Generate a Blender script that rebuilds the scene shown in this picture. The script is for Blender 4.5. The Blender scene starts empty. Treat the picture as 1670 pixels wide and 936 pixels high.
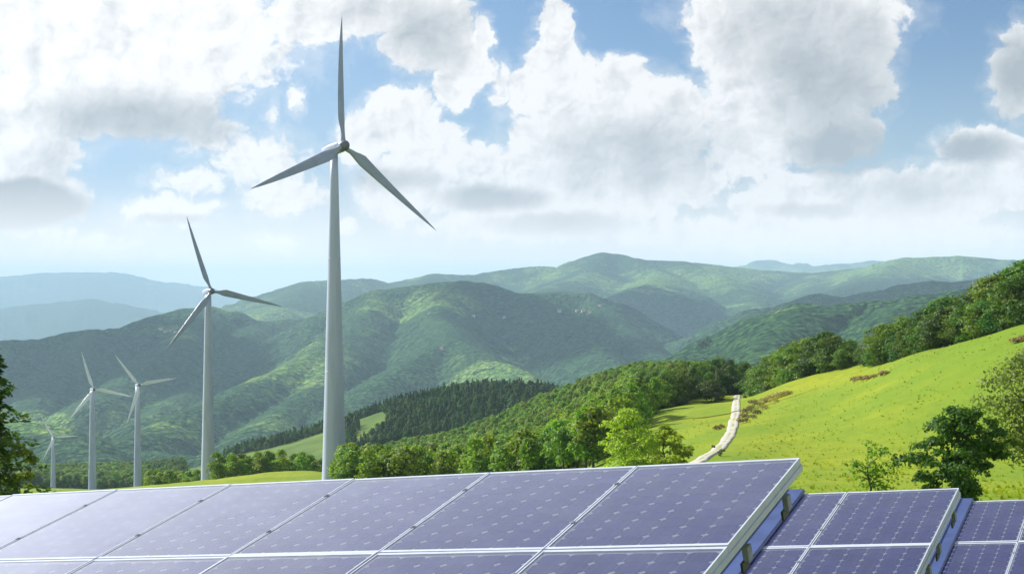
import bpy, bmesh, math, random
import numpy as np
from mathutils import Vector, Matrix, Quaternion
R = math.radians
F = 2474.0                                    # focal length in photo pixels
sc = bpy.context.scene
C = sc.collection
rng = np.random.default_rng(7)
random.seed(7)

def at(px, py, Y):
    return Vector(((px - 835) / F * Y, Y, (468 - py) / F * Y))

# ------------------------------------------------------------------ camera
cam = bpy.data.cameras.new('camera'); camo = bpy.data.objects.new('camera', cam); C.objects.link(camo)
camo.location = (0, 0, 0); camo.rotation_euler = (R(90), 0, 0)
cam.sensor_width = 36.0; cam.lens = F / 1670 * 36.0
cam.clip_start = 0.1; cam.clip_end = 90000
sc.camera = camo

# ------------------------------------------------------------------ exposure
sc.view_settings.view_transform = 'Standard'
sc.view_settings.look = 'None'
sc.view_settings.exposure = 1.0
sc.view_settings.gamma = 1.0
sc.cycles.use_denoising = True
try: sc.cycles.denoiser = 'OPENIMAGEDENOISE'
except Exception: pass
sc.cycles.volume_bounces = 1
sc.cycles.max_bounces = 8
sc.cycles.transparent_max_bounces = 12

# ------------------------------------------------------------------ sun
SUN_AZ, SUN_EL = -56.0, 34.0                  # degrees from the view direction, to the left
sun = bpy.data.lights.new('sun', 'SUN'); suno = bpy.data.objects.new('sun', sun); C.objects.link(suno)
sun.energy = 4.4; sun.angle = R(0.53); sun.color = (1.0, 0.96, 0.90)
sd = Vector((math.sin(R(SUN_AZ)) * math.cos(R(SUN_EL)), math.cos(R(SUN_AZ)) * math.cos(R(SUN_EL)), math.sin(R(SUN_EL))))
suno.rotation_euler = sd.to_track_quat('Z', 'Y').to_euler()

# ------------------------------------------------------------------ node helpers
class NT:
    def __init__(s, tree): s.t = tree; s.n = tree.nodes; s.l = tree.links
    def node(s, typ, **kw):
        nd = s.n.new(typ)
        for k, v in kw.items(): setattr(nd, k, v)
        return nd
    def put(s, sock, v):
        if isinstance(v, bpy.types.NodeSocket): s.l.new(v, sock)
        else:
            if hasattr(sock, 'default_value'):
                dv = sock.default_value
                try:
                    if hasattr(dv, '__len__') and len(dv) == 4 and len(v) == 3: v = (*v, 1)
                except TypeError: pass
                sock.default_value = v
    def math(s, op, a, b=None, c=None, clamp=False):
        nd = s.node('ShaderNodeMath', operation=op, use_clamp=clamp)
        s.put(nd.inputs[0], a)
        if b is not None: s.put(nd.inputs[1], b)
        if c is not None: s.put(nd.inputs[2], c)
        return nd.outputs[0]
    def vmath(s, op, a, b=None, c=None):
        nd = s.node('ShaderNodeVectorMath', operation=op)
        s.put(nd.inputs[0], a)
        if b is not None: s.put(nd.inputs[1], b)
        if c is not None: s.put(nd.inputs[2], c)
        return nd.outputs['Value'] if op in ('DOT_PRODUCT', 'LENGTH', 'DISTANCE') else nd.outputs[0]
    def noise(s, vec, scale, detail=4, rough=0.55, dist=0.0, out='Fac'):
        nd = s.node('ShaderNodeTexNoise')
        if vec is not None: s.l.new(vec, nd.inputs['Vector'])
        nd.inputs['Scale'].default_value = scale; nd.inputs['Detail'].default_value = detail
        nd.inputs['Roughness'].default_value = rough; nd.inputs['Distortion'].default_value = dist
        return nd.outputs[out]
    def mix(s, fac, a, b, mode='MIX'):
        nd = s.node('ShaderNodeMix', data_type='RGBA', blend_type=mode)
        s.put(nd.inputs[0], fac); s.put(nd.inputs[6], a); s.put(nd.inputs[7], b)
        return nd.outputs[2]
    def ramp(s, v, lo, hi, a=0.0, b=1.0, smooth=True):
        nd = s.node('ShaderNodeMapRange', interpolation_type='SMOOTHSTEP' if smooth else 'LINEAR')
        s.put(nd.inputs[0], v); s.put(nd.inputs[1], lo); s.put(nd.inputs[2], hi); s.put(nd.inputs[3], a); s.put(nd.inputs[4], b)
        return nd.outputs[0]

# ------------------------------------------------------------------ world: Nishita sky with clouds
W = bpy.data.worlds.new('World'); sc.world = W; W.use_nodes = True
wt = W.node_tree; wt.nodes.clear(); w = NT(wt)
sky = w.node('ShaderNodeTexSky', sky_type='NISHITA')
sky.sun_disc = False; sky.sun_elevation = R(SUN_EL); sky.sun_rotation = R(SUN_AZ)
sky.altitude = 1200; sky.air_density = 1.0; sky.dust_density = 0.4; sky.ozone_density = 2.0
tc = w.node('ShaderNodeTexCoord')
sp = w.node('ShaderNodeSeparateXYZ'); wt.links.new(tc.outputs['Generated'], sp.inputs[0])
az = w.math('ARCTAN2', sp.outputs[0], sp.outputs[1])
el = w.math('ARCSINE', sp.outputs[2])
K = F / 100.0
ua = w.math('MULTIPLY', az, K); va = w.math('MULTIPLY', el, K)
cmb = w.node('ShaderNodeCombineXYZ'); wt.links.new(ua, cmb.inputs[0]); wt.links.new(va, cmb.inputs[1])
P = cmb.outputs[0]                            # cloud space: hundreds of photo pixels as angles
def cs(px, py):
    a = math.atan((px - 835) / F); e = math.atan((468 - py) / F * math.cos(a))
    return a * K, e * K
# billowing warp of the cloud outlines
wn = w.noise(P, 0.9, 3, 0.55, 0, 'Color')
wv = w.vmath('SUBTRACT', wn, (0.5, 0.5, 0.5))
P1 = w.vmath('MULTIPLY_ADD', wv, (0.48, 0.38, 0), P)
wn2 = w.noise(P1, 3.2, 5, 0.64, 0, 'Color')
wv2 = w.vmath('SUBTRACT', wn2, (0.5, 0.5, 0.5))
P2 = w.vmath('MULTIPLY_ADD', wv2, (0.46, 0.42, 0), P1)
def field(vec, blobs, smooth=0.25):
    acc = None
    for (cx, cy, rx, ry, a) in blobs:
        u, v = cs(cx, cy)
        ix, iy = 100.0 / rx, 100.0 / ry
        q = w.vmath('MULTIPLY_ADD', vec, (ix, iy, 0), (-u * ix, -v * iy, 0))
        d = w.vmath('DOT_PRODUCT', q, q)
        f = w.math('MULTIPLY_ADD', d, -a, a)
        if acc is None: acc = f
        else:
            nd = w.node('ShaderNodeMath', operation='SMOOTH_MAX'); w.put(nd.inputs[0], acc); w.put(nd.inputs[1], f); nd.inputs[2].default_value = smooth
            acc = nd.outputs[0]
    return acc
white = [(140,60,350,130,1),(40,230,95,110,.9),(370,20,55,42,.8),(180,180,190,45,.8),(30,330,110,56,1.3),
 (345,222,60,36,.4),(425,262,88,46,.45),(460,318,80,36,.5),(310,295,64,22,.35),(481,160,13,26,.32),(442,186,10,18,.22),
 (275,342,90,28,.55),(445,398,36,20,.35),(150,410,110,30,.3),(560,15,140,48,.9),(700,45,85,75,1),(510,45,70,30,.8),
 (650,190,72,58,1),(598,222,50,50,.9),(700,235,60,50,1),(790,62,22,30,.9),(745,135,42,48,1),(770,105,40,30,.8),(815,140,18,45,.45),
 (903,42,32,46,1),(905,110,52,60,1),(960,140,60,52,1),(1010,118,44,32,1),(858,150,36,42,.9),(1000,215,180,105,1),(1090,175,70,50,1),
 (900,235,80,50,1),(730,288,145,58,1),(820,305,170,62,1),(1000,300,210,60,1),(640,322,62,48,.8),(890,370,230,28,.5),
 (1290,20,190,80,1),(1180,60,70,60,1),(1225,150,80,110,1),(1310,130,140,105,1),(1390,60,70,70,1),(1225,235,75,70,.9),(1345,215,100,55,1),
 (1425,152,36,22,.8),(1665,115,50,75,.8),(1600,238,75,34,.8),(1330,312,110,38,.9),(1270,340,90,30,.8),(1480,322,160,55,.9),(1640,290,130,50,1),
 (1400,385,280,40,.55),(1150,385,200,30,.4),(560,372,25,12,.5),(1090,350,22,20,.6)]
grey = [(230,195,190,55,.85),(25,338,130,44,1.9),(90,270,60,50,.3),(610,20,110,45,.3),(700,50,95,70,.6),(1060,250,150,70,.5),(800,325,110,28,1),(650,295,80,22,.5),
 (910,368,130,22,.9),(1350,130,130,120,.75),(1380,235,110,55,1.1),(1665,120,60,75,1),(1590,240,70,30,1.1),(1480,320,130,40,.4),(1330,345,80,16,.6),(280,356,75,12,.8),(940,250,60,60,.3),(1290,50,140,80,.5)]
fw = field(P2, white, 0.3)
fg = field(P1, grey, 0.35)
# clouds beyond the picture: an even scatter of cumulus
vout = w.math('SUBTRACT', w.math('ABSOLUTE', w.math('ADD', ua, 0.0)), 9.3)
tout = w.math('SUBTRACT', va, 4.9)
outm = w.math('MAXIMUM', w.ramp(vout, 0, 1.6), w.ramp(tout, 0, 1.4))
gen = w.noise(w.vmath('MULTIPLY_ADD', wv2, (0.5, 0.5, 0), w.vmath('MULTIPLY', P1, (0.16, 0.26, 1))), 1.0, 3, 0.5)
genf = w.math('MULTIPLY_ADD', gen, 5.0, -2.5)
fw = w.math('ADD', w.math('MULTIPLY', fw, w.math('SUBTRACT', 1.0, outm)), w.math('MULTIPLY', genf, outm))
fine = w.noise(P2, 4.5, 4, 0.5)
fine2 = w.noise(w.vmath('ADD', P2, (-0.06, 0.055, 0)), 4.5, 4, 0.5)
big = w.noise(P1, 1.7, 3, 0.5)
big2 = w.noise(w.vmath('ADD', P1, (-0.22, 0.2, 0)), 1.7, 3, 0.5)
dens = w.math('ADD', fw, w.math('MULTIPLY_ADD', fine, 0.9, -0.45))
cover = w.ramp(dens, -0.10, 0.30)
thin = w.ramp(w.math('MULTIPLY_ADD', big, 1.6, w.math('MULTIPLY_ADD', fw, 0.5, -0.6)), 0.0, 1.0, 0.0, 0.50)
halo = w.ramp(w.math('MULTIPLY_ADD', big, 1.3, w.math('ADD', dens, -0.35)), -0.35, 0.85, 0.0, 0.45)
cover = w.math('MAXIMUM', w.math('MAXIMUM', cover, thin), halo)
# relief from the slope of the billows towards the sun
rel = w.math('ADD', w.math('MULTIPLY', w.math('SUBTRACT', fine, fine2), 0.85), w.math('MULTIPLY', w.math('SUBTRACT', big, big2), 1.35))
gq = w.ramp(w.math('MULTIPLY_ADD', big, 0.9, w.math('ADD', fg, -0.45)), -0.4, 1.15)
rel = w.math('MULTIPLY', rel, w.math('MULTIPLY_ADD', gq, -0.6, 1.0))
gq = w.math('MULTIPLY', gq, w.math('SUBTRACT', 1.0, w.math('MULTIPLY', outm, 0.75)))
inner = w.ramp(dens, 0.35, 1.5, 0.0, 0.16)
shade = w.math('ADD', w.math('ADD', gq, inner), w.math('MULTIPLY', rel, -1.0), clamp=True)
cloudc = w.mix(shade, (1.04, 1.04, 1.05), (0.47, 0.52, 0.57))
# air near the horizon whitens and hides the cloud feet
low = w.ramp(va, 0.1, 1.9, 0.90, 0.0)
skyc = w.mix(1.0, sky.outputs[0], (0.080, 0.092, 0.106), 'MULTIPLY')
skyc = w.mix(w.ramp(va, -0.5, 4.2, 0.8, 0.0), skyc, (0.60, 0.70, 0.78))
# the half towards the sun is paler
sunside = w.ramp(ua, -9, 4, 0.65, 0.0)
skyc = w.mix(sunside, skyc, (0.44, 0.63, 0.86))
col = w.mix(cover, skyc, cloudc)
col = w.mix(low, col, (1.38, 1.27, 1.18))
# the air glows around the sun
cs_ = w.vmath('DOT_PRODUCT', tc.outputs['Generated'], tuple(sd))
glow = w.math('EXPONENT', w.math('MULTIPLY', w.math('ARCCOSINE', w.math('MINIMUM', cs_, 1.0)), -2.6))
glow = w.math('MULTIPLY_ADD', glow, 1.5, 0.80)
col = w.vmath('SCALE', col); wt.links.new(glow, wt.nodes[-1].inputs['Scale'])
bg = w.node('ShaderNodeBackground'); wt.links.new(col, bg.inputs[0]); bg.inputs[1].default_value = 0.52
wo = w.node('ShaderNodeOutputWorld'); wt.links.new(bg.outputs[0], wo.inputs[0])
W.cycles.sampling_method = 'MANUAL'; W.cycles.sample_map_resolution = 512

# ------------------------------------------------------------------ object helpers
def tag(o, label=None, cat=None, group=None, kind=None):
    if label: o['label'] = label
    if cat: o['category'] = cat
    if group: o['group'] = group
    if kind: o['kind'] = kind
    return o
def empty(name, loc, rz=0):
    o = bpy.data.objects.new(name, None); C.objects.link(o); o.location = loc; o.rotation_euler = (0, 0, rz)
    o.empty_display_size = 0.2
    return o
def link(name, me, parent=None, mats=None):
    o = bpy.data.objects.new(name, me); C.objects.link(o)
    if parent is not None: o.parent = parent
    if mats:
        for m in (mats if isinstance(mats, (list, tuple)) else [mats]): me.materials.append(m)
    return o
def mesh(name, verts, faces, smooth=False):
    me = bpy.data.meshes.new(name)
    verts = np.asarray(verts, dtype=np.float32)
    if isinstance(faces, np.ndarray):
        n, k = faces.shape
        me.vertices.add(len(verts)); me.vertices.foreach_set('co', verts.ravel())
        me.loops.add(n * k); me.loops.foreach_set('vertex_index', faces.ravel().astype(np.int32))
        me.polygons.add(n); me.polygons.foreach_set('loop_start', np.arange(0, n * k, k, dtype=np.int32))
        try: me.polygons.foreach_set('loop_total', np.full(n, k, dtype=np.int32))
        except Exception: pass
        me.update(calc_edges=True)
    else:
        me.from_pydata([tuple(v) for v in verts], [], faces); me.update()
    if smooth: me.polygons.foreach_set('use_smooth', np.ones(len(me.polygons), dtype=bool))
    return me
class MB:
    def __init__(s): s.v = []; s.f = []
    def box(s, c, d, ax=None):
        """box centre c, full size d, optional axes (3 vectors)"""
        ax = ax or (Vector((1,0,0)), Vector((0,1,0)), Vector((0,0,1)))
        b = len(s.v); c = Vector(c)
        for k in range(8):
            sx, sy, sz = (k & 1) - .5, ((k >> 1) & 1) - .5, ((k >> 2) & 1) - .5
            s.v.append(c + ax[0]*d[0]*sx + ax[1]*d[1]*sy + ax[2]*d[2]*sz)
        for q in ((0,2,3,1),(4,5,7,6),(0,1,5,4),(2,6,7,3),(0,4,6,2),(1,3,7,5)): s.f.append([b+i for i in q])
        return s
    def loft(s, rings, cap=True):
        b = len(s.v); n = len(rings[0])
        for r in rings: s.v.extend(r)
        for i in range(len(rings)-1):
            for j in range(n):
                s.f.append([b+i*n+j, b+i*n+(j+1)%n, b+(i+1)*n+(j+1)%n, b+(i+1)*n+j])
        if cap:
            s.f.append([b+j for j in range(n)][::-1]); s.f.append([b+(len(rings)-1)*n+j for j in range(n)])
        return s
    def tube(s, pts, rad, n=8, cap=True):
        pts = [Vector(p) for p in pts]; rings = []
        for i, p in enumerate(pts):
            d = (pts[min(i+1, len(pts)-1)] - pts[max(i-1, 0)]).normalized()
            a = d.orthogonal().normalized(); a = Vector((1,0,0)).cross(d) if abs(d.x) < .9 else Vector((0,1,0)).cross(d)
            a.normalize(); bb = d.cross(a)
            r = rad[i] if hasattr(rad, '__len__') else rad
            rings.append([p + a*math.cos(t)*r + bb*math.sin(t)*r for t in [2*math.pi*k/n for k in range(n)]])
        return s.loft(rings, cap)
    def mesh(s, name, smooth=False): return mesh(name, s.v, s.f, smooth)
    def build(s, name, mat, parent=None, smooth=False):
        return link(name, s.mesh(name, smooth), parent, mat)

# ------------------------------------------------------------------ materials
def newmat(name):
    m = bpy.data.materials.new(name); m.use_nodes = True; m.node_tree.nodes.clear()
    return m, NT(m.node_tree)
def principled(name, col, rough=0.5, metal=0.0, var=0.0, vscale=3.0, bump=0.0, coat=0.0, spec=0.5, streak=False):
    m, t = newmat(name)
    b = t.node('ShaderNodeBsdfPrincipled'); o = t.node('ShaderNodeOutputMaterial'); t.l.new(b.outputs[0], o.inputs[0])
    b.inputs['Roughness'].default_value = rough; b.inputs['Metallic'].default_value = metal
    b.inputs['Coat Weight'].default_value = coat; b.inputs['Specular IOR Level'].default_value = spec
    tcn = t.node('ShaderNodeTexCoord')
    vec = tcn.outputs['Object']
    if streak: vec = t.vmath('MULTIPLY', vec, (1, 1, 0.12))
    nz = t.noise(vec, vscale, 5, 0.6)
    c2 = tuple(x * (1 - var) for x in col)
    t.l.new(t.mix(t.ramp(nz, 0.35, 0.7), col, c2), b.inputs['Base Color'])
    if bump:
        bn = t.node('ShaderNodeBump'); bn.inputs['Strength'].default_value = bump; bn.inputs['Distance'].default_value = 0.02
        t.l.new(nz, bn.inputs['Height']); t.l.new(bn.outputs[0], b.inputs['Normal'])
    return m
M = {}
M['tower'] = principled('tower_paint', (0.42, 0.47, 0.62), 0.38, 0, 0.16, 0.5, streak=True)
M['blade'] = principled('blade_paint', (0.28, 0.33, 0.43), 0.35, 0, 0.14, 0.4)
M['brightened_blade'] = principled('brightened_blade_paint', (0.80, 0.82, 0.86), 0.35, 0, 0.08, 0.4)  # brighter than blade_paint, offsets the shade on the near side of far blades
M['nacelle'] = principled('nacelle_paint', (0.42, 0.47, 0.62), 0.4, 0, 0.2, 1.0)
M['hub'] = principled('hub_paint', (0.13, 0.15, 0.20), 0.4, 0, 0.2, 1.0)
M['alu'] = principled('anodised_aluminium', (0.46, 0.50, 0.57), 0.4, 0.1, 0.12, 9.0)
M['steel'] = principled('galvanised_steel', (0.22, 0.24, 0.29), 0.55, 0.15, 0.3, 14.0)
M['black'] = principled('black_bracket', (0.035, 0.037, 0.04), 0.55, 0.1, 0.3, 20.0)
M['sheet'] = principled('shade_band_blue', (0.040, 0.070, 0.20), 0.4, 0.1, 0.3, 5.0)  # blue of the shaded, reflecting band on the rear panels, put into a strip
M['backsheet'] = principled('white_backsheet', (0.80, 0.82, 0.88), 0.6, 0, 0.05, 5.0)
M['bark'] = principled('bark', (0.10, 0.075, 0.055), 0.9, 0, 0.5, 6.0, 0.4)
M['wood'] = principled('weathered_pole_wood', (0.16, 0.12, 0.09), 0.9, 0, 0.4, 4.0)
M['wall'] = principled('lime_plaster', (0.62, 0.58, 0.50), 0.9, 0, 0.2, 0.3)
M['roof'] = principled('clay_tile', (0.34, 0.17, 0.11), 0.9, 0, 0.3, 0.5)
M['pane'] = principled('dark_window_glass', (0.03, 0.035, 0.04), 0.15, 0, 0.2, 1)

def cell_mat():
    m, t = newmat('silicon_cell')
    b = t.node('ShaderNodeBsdfPrincipled'); o = t.node('ShaderNodeOutputMaterial'); t.l.new(b.outputs[0], o.inputs[0])
    tcn = t.node('ShaderNodeTexCoord'); oi = t.node('ShaderNodeObjectInfo')
    s_ = t.node('ShaderNodeSeparateXYZ'); t.l.new(tcn.outputs['UV'], s_.inputs[0])
    ge = t.node('ShaderNodeNewGeometry')
    rnd = t.math('FRACT', t.math('ADD', oi.outputs['Random'], ge.outputs['Random Per Island']))
    # two busbars along the panel and faint fingers across it
    ax = t.math('ABSOLUTE', t.math('SUBTRACT', t.math('ABSOLUTE', s_.outputs[0]), 0.038))
    bus = t.ramp(ax, 0.0012, 0.0024, 1.0, 0.0)
    base = t.mix(rnd, (0.032, 0.056, 0.35), (0.050, 0.080, 0.44))
    nz = t.noise(tcn.outputs['Object'], 30.0, 3)
    base = t.mix(t.ramp(nz, .4, .7, 0, .35), base, (0.055, 0.085, 0.42))
    fin = t.math('PINGPONG', t.math('MULTIPLY', s_.outputs[1], 200.0), 1.0)
    base = t.mix(t.ramp(fin, 0.8, 1.0, 0.0, 0.12), base, (0.35, 0.37, 0.45))
    t.l.new(t.mix(bus, base, (0.16, 0.19, 0.40)), b.inputs['Base Color'])
    b.inputs['Roughness'].default_value = 0.42
    return m
M['cell'] = cell_mat()
def glass_mat():
    m, t = newmat('panel_cover_glass')
    tr = t.node('ShaderNodeBsdfTransparent'); tr.inputs[0].default_value = (0.94, 0.95, 0.96, 1)
    g1 = t.node('ShaderNodeBsdfGlossy'); g1.inputs['Roughness'].default_value = 0.30
    g2 = t.node('ShaderNodeBsdfGlossy'); g2.inputs['Roughness'].default_value = 0.60
    g1.inputs[0].default_value = (0.86, 0.88, 1, 1); g2.inputs[0].default_value = (0.90, 0.93, 1.0, 1)
    mx = t.node('ShaderNodeMixShader'); mx.inputs[0].default_value = 0.54
    t.l.new(g1.outputs[0], mx.inputs[1]); t.l.new(g2.outputs[0], mx.inputs[2])
    fr = t.node('ShaderNodeFresnel'); fr.inputs[0].default_value = 1.5
    tcn = t.node('ShaderNodeTexCoord')
    dust = t.ramp(t.noise(tcn.outputs['Object'], 2.5, 6, 0.65), 0.35, 0.75, 0.0, 0.03)
    streak = t.ramp(t.noise(t.vmath('MULTIPLY', tcn.outputs['Object'], (14.0, 1.1, 1.0)), 1.0, 5, 0.7), 0.45, 0.8, 0.0, 0.012)
    dust = t.math('ADD', dust, streak)
    fac = t.math('ADD', t.math('MULTIPLY', t.math('POWER', fr.outputs[0], 1.8), 2.75), dust, clamp=True)
    m2 = t.node('ShaderNodeMixShader'); t.l.new(fac, m2.inputs[0]); t.l.new(tr.outputs[0], m2.inputs[1]); t.l.new(mx.outputs[0], m2.inputs[2])
    o = t.node('ShaderNodeOutputMaterial'); t.l.new(m2.outputs[0], o.inputs[0])
    return m
M['glass'] = glass_mat()

def leaf_mat(name, c1, c2, transl=0.4, rough=0.6):
    m, t = newmat(name)
    oi = t.node('ShaderNodeObjectInfo'); tcn = t.node('ShaderNodeTexCoord'); ge = t.node('ShaderNodeNewGeometry')
    nz = t.noise(tcn.outputs['Object'], 0.9, 3)
    c = t.mix(t.ramp(nz, 0.3, 0.7), c1, c2)
    c = t.mix(t.math('MULTIPLY', ge.outputs['Random Per Island'], 0.5), c, tuple(x * 1.7 for x in c2))
    hs = t.node('ShaderNodeHueSaturation'); t.l.new(c, hs.inputs['Color'])
    t.l.new(t.math('MULTIPLY_ADD', oi.outputs['Random'], 0.05, 0.475), hs.inputs['Hue'])
    t.l.new(t.math('MULTIPLY_ADD', t.math('FRACT', t.math('MULTIPLY', oi.outputs['Random'], 7.31)), 0.7, 0.65), hs.inputs['Value'])
    b = t.node('ShaderNodeBsdfPrincipled'); b.inputs['Roughness'].default_value = rough; t.l.new(hs.outputs[0], b.inputs['Base Color'])
    b.inputs['Specular IOR Level'].default_value = 0.25
    tl = t.node('ShaderNodeBsdfTranslucent'); t.l.new(t.mix(1.0, hs.outputs[0], (1.5, 1.5, 0.6), 'MULTIPLY'), tl.inputs[0])
    mx = t.node('ShaderNodeMixShader'); mx.inputs[0].default_value = transl
    t.l.new(b.outputs[0], mx.inputs[1]); t.l.new(tl.outputs[0], mx.inputs[2])
    o = t.node('ShaderNodeOutputMaterial'); t.l.new(mx.outputs[0], o.inputs[0])
    return m
M['leaf'] = leaf_mat('beech_leaves', (0.070, 0.138, 0.014), (0.130, 0.215, 0.020))
M['leaf_light'] = leaf_mat('young_light_leaves', (0.14, 0.20, 0.020), (0.22, 0.29, 0.030), 0.45)
M['leaf_crest'] = leaf_mat('crest_leaves', (0.030, 0.074, 0.009), (0.082, 0.142, 0.012), 0.35)
M['leaf_mid'] = leaf_mat('mid_green_leaves', (0.030, 0.085, 0.012), (0.075, 0.140, 0.018), 0.4)
M['leaf_dark'] = leaf_mat('dark_leaves', (0.020, 0.060, 0.012), (0.045, 0.10, 0.016), 0.3)
M['conifer'] = leaf_mat('conifer_needles', (0.016, 0.050, 0.016), (0.040, 0.088, 0.020), 0.15)
M['leaf_olive'] = leaf_mat('olive_brown_leaves', (0.055, 0.085, 0.020), (0.10, 0.135, 0.028), 0.35)
M['dry'] = leaf_mat('dry_bracken', (0.16, 0.11, 0.05), (0.22, 0.17, 0.07), 0.3)
M['grass'] = leaf_mat('grass_blades', (0.155, 0.225, 0.010), (0.21, 0.25, 0.010), 0.5)

def ground_mat():
    m, t = newmat('meadow_ground')
    b = t.node('ShaderNodeBsdfPrincipled'); o = t.node('ShaderNodeOutputMaterial'); t.l.new(b.outputs[0], o.inputs[0])
    b.inputs['Roughness'].default_value = 0.9; b.inputs['Specular IOR Level'].default_value = 0.1
    tcn = t.node('ShaderNodeTexCoord'); P = tcn.outputs['Object']
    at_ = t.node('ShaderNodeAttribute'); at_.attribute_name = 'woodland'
    n1 = t.noise(P, 0.045, 5, 0.6); n2 = t.noise(t.vmath('MULTIPLY', P, (1.0, 0.45, 1.0)), 0.5, 6, 0.68); n3 = t.noise(P, 2.4, 4, 0.7)
    c = t.mix(t.ramp(t.math('MULTIPLY_ADD', t.noise(t.vmath('MULTIPLY', P, (1.0, 0.35, 1.0)), 0.018, 4, .6), .8, t.math('MULTIPLY', n1, .5)), 0.50, 0.78), (0.120, 0.192, 0.012), (0.215, 0.245, 0.012))
    c = t.mix(t.ramp(n2, 0.45, 0.72, 0, .6), c, (0.095, 0.160, 0.010))
    c = t.mix(t.ramp(n3, 0.55, 0.75, 0, .25), c, (0.20, 0.235, 0.02))
    c = t.mix(t.ramp(t.noise(P, 0.13, 4, .7), 0.62, 0.76, 0, .35), c, (0.12, 0.15, 0.02))
    a2 = t.node('ShaderNodeAttribute'); a2.attribute_name = 'pasture'
    far_ = t.mix(t.ramp(t.noise(P, .03, 4, .6), .35, .65), (0.045, 0.09, 0.016), (0.09, 0.14, 0.022))
    c = t.mix(a2.outputs['Fac'], c, far_)
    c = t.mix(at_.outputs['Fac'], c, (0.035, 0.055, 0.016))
    t.l.new(c, b.inputs['Base Color'])
    bn = t.node('ShaderNodeBump'); bn.inputs['Strength'].default_value = 0.7; bn.inputs['Distance'].default_value = 0.35
    t.l.new(t.math('ADD', n2, t.math('MULTIPLY', n3, 0.35)), bn.inputs['Height']); t.l.new(bn.outputs[0], b.inputs['Normal'])
    return m
def hills_mat():
    m, t = newmat('wooded_hills')
    b = t.node('ShaderNodeBsdfPrincipled'); o = t.node('ShaderNodeOutputMaterial'); t.l.new(b.outputs[0], o.inputs[0])
    b.inputs['Roughness'].default_value = 0.95; b.inputs['Specular IOR Level'].default_value = 0.05
    tcn = t.node('ShaderNodeTexCoord'); P = tcn.outputs['Object']
    n1 = t.noise(P, 0.0011, 6, 0.62, 0.6); n2 = t.noise(P, 0.007, 5, 0.65, 0.4); n3 = t.noise(P, 0.042, 4, 0.75)
    a_ = t.node('ShaderNodeAttribute'); a_.attribute_name = 'pasture'
    k = t.math('ADD', t.math('MULTIPLY_ADD', n1, 1.0, t.math('MULTIPLY', n2, 0.55)), a_.outputs['Fac'])
    wood = t.mix(t.ramp(n3, 0.42, 0.58), (0.012, 0.046, 0.018), (0.046, 0.104, 0.030))
    past = t.mix(t.ramp(n2, 0.4, 0.6), (0.11, 0.21, 0.04), (0.19, 0.28, 0.065))
    past = t.mix(t.ramp(n3, 0.50, 0.58, 0, .85), past, (0.020, 0.055, 0.018))
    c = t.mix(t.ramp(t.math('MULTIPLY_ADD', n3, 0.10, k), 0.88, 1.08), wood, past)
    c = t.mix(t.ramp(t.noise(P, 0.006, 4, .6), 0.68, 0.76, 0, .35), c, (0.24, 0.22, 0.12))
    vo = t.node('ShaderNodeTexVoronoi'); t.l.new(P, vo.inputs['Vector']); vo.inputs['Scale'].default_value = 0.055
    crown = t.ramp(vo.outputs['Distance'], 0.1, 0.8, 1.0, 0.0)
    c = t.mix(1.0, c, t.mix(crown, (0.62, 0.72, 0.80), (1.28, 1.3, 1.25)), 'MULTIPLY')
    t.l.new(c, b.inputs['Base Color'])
    bn = t.node('ShaderNodeBump'); bn.inputs['Strength'].default_value = 1.0; bn.inputs['Distance'].default_value = 22.0
    t.l.new(t.math('ADD', t.math('MULTIPLY', crown, .45), t.math('ADD', n3, t.math('MULTIPLY', n2, 1.2))), bn.inputs['Height']); t.l.new(bn.outputs[0], b.inputs['Normal'])
    return m
M['ground'] = ground_mat(); M['hills'] = hills_mat()
def track_mat():
    m, t = newmat('pale_gravel')
    b = t.node('ShaderNodeBsdfPrincipled'); o = t.node('ShaderNodeOutputMaterial'); t.l.new(b.outputs[0], o.inputs[0]); b.inputs['Roughness'].default_value = .95
    tcn = t.node('ShaderNodeTexCoord'); P = tcn.outputs['Object']; a = t.node('ShaderNodeAttribute'); a.attribute_name = 'across'
    n = t.noise(P, 0.9, 5, .7); n2 = t.noise(P, .25, 4, .6)
    c = t.mix(t.ramp(n, .35, .7), (0.31, 0.29, 0.24), (0.41, 0.39, 0.33))
    mid = t.math('MULTIPLY', t.ramp(a.outputs['Fac'], 0.05, 0.32, 1, 0), t.ramp(n2, .42, .6))
    edge = t.ramp(t.math('MULTIPLY_ADD', n, 0.8, a.outputs['Fac']), 1.15, 1.4)
    c = t.mix(t.math('MAXIMUM', t.math('MULTIPLY', mid, .9), edge), c, (0.17, 0.20, 0.03))
    t.l.new(c, b.inputs['Base Color'])
    return m
M['track'] = track_mat()

# ------------------------------------------------------------------ noise for the landforms
_perm = rng.permutation(256); _perm = np.concatenate([_perm, _perm])
_ga = rng.uniform(0, 2*np.pi, 256)
def perlin(x, y):
    xi = np.floor(x).astype(np.int64); yi = np.floor(y).astype(np.int64); xf = x - xi; yf = y - yi
    u = xf*xf*xf*(xf*(xf*6-15)+10); v = yf*yf*yf*(yf*(yf*6-15)+10)
    def g(ix, iy, dx, dy):
        a = _ga[_perm[(_perm[ix & 255] + iy) & 255]]
        return np.cos(a)*dx + np.sin(a)*dy
    n00 = g(xi, yi, xf, yf); n10 = g(xi+1, yi, xf-1, yf); n01 = g(xi, yi+1, xf, yf-1); n11 = g(xi+1, yi+1, xf-1, yf-1)
    return (n00*(1-u)+n10*u)*(1-v) + (n01*(1-u)+n11*u)*v
def fbm(x, y, o=4, g=0.5):
    s = 0; a = 1
    for k in range(o): s = s + a*perlin(x*2**k + 17.3*k, y*2**k - 9.1*k); a *= g
    return s
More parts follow.
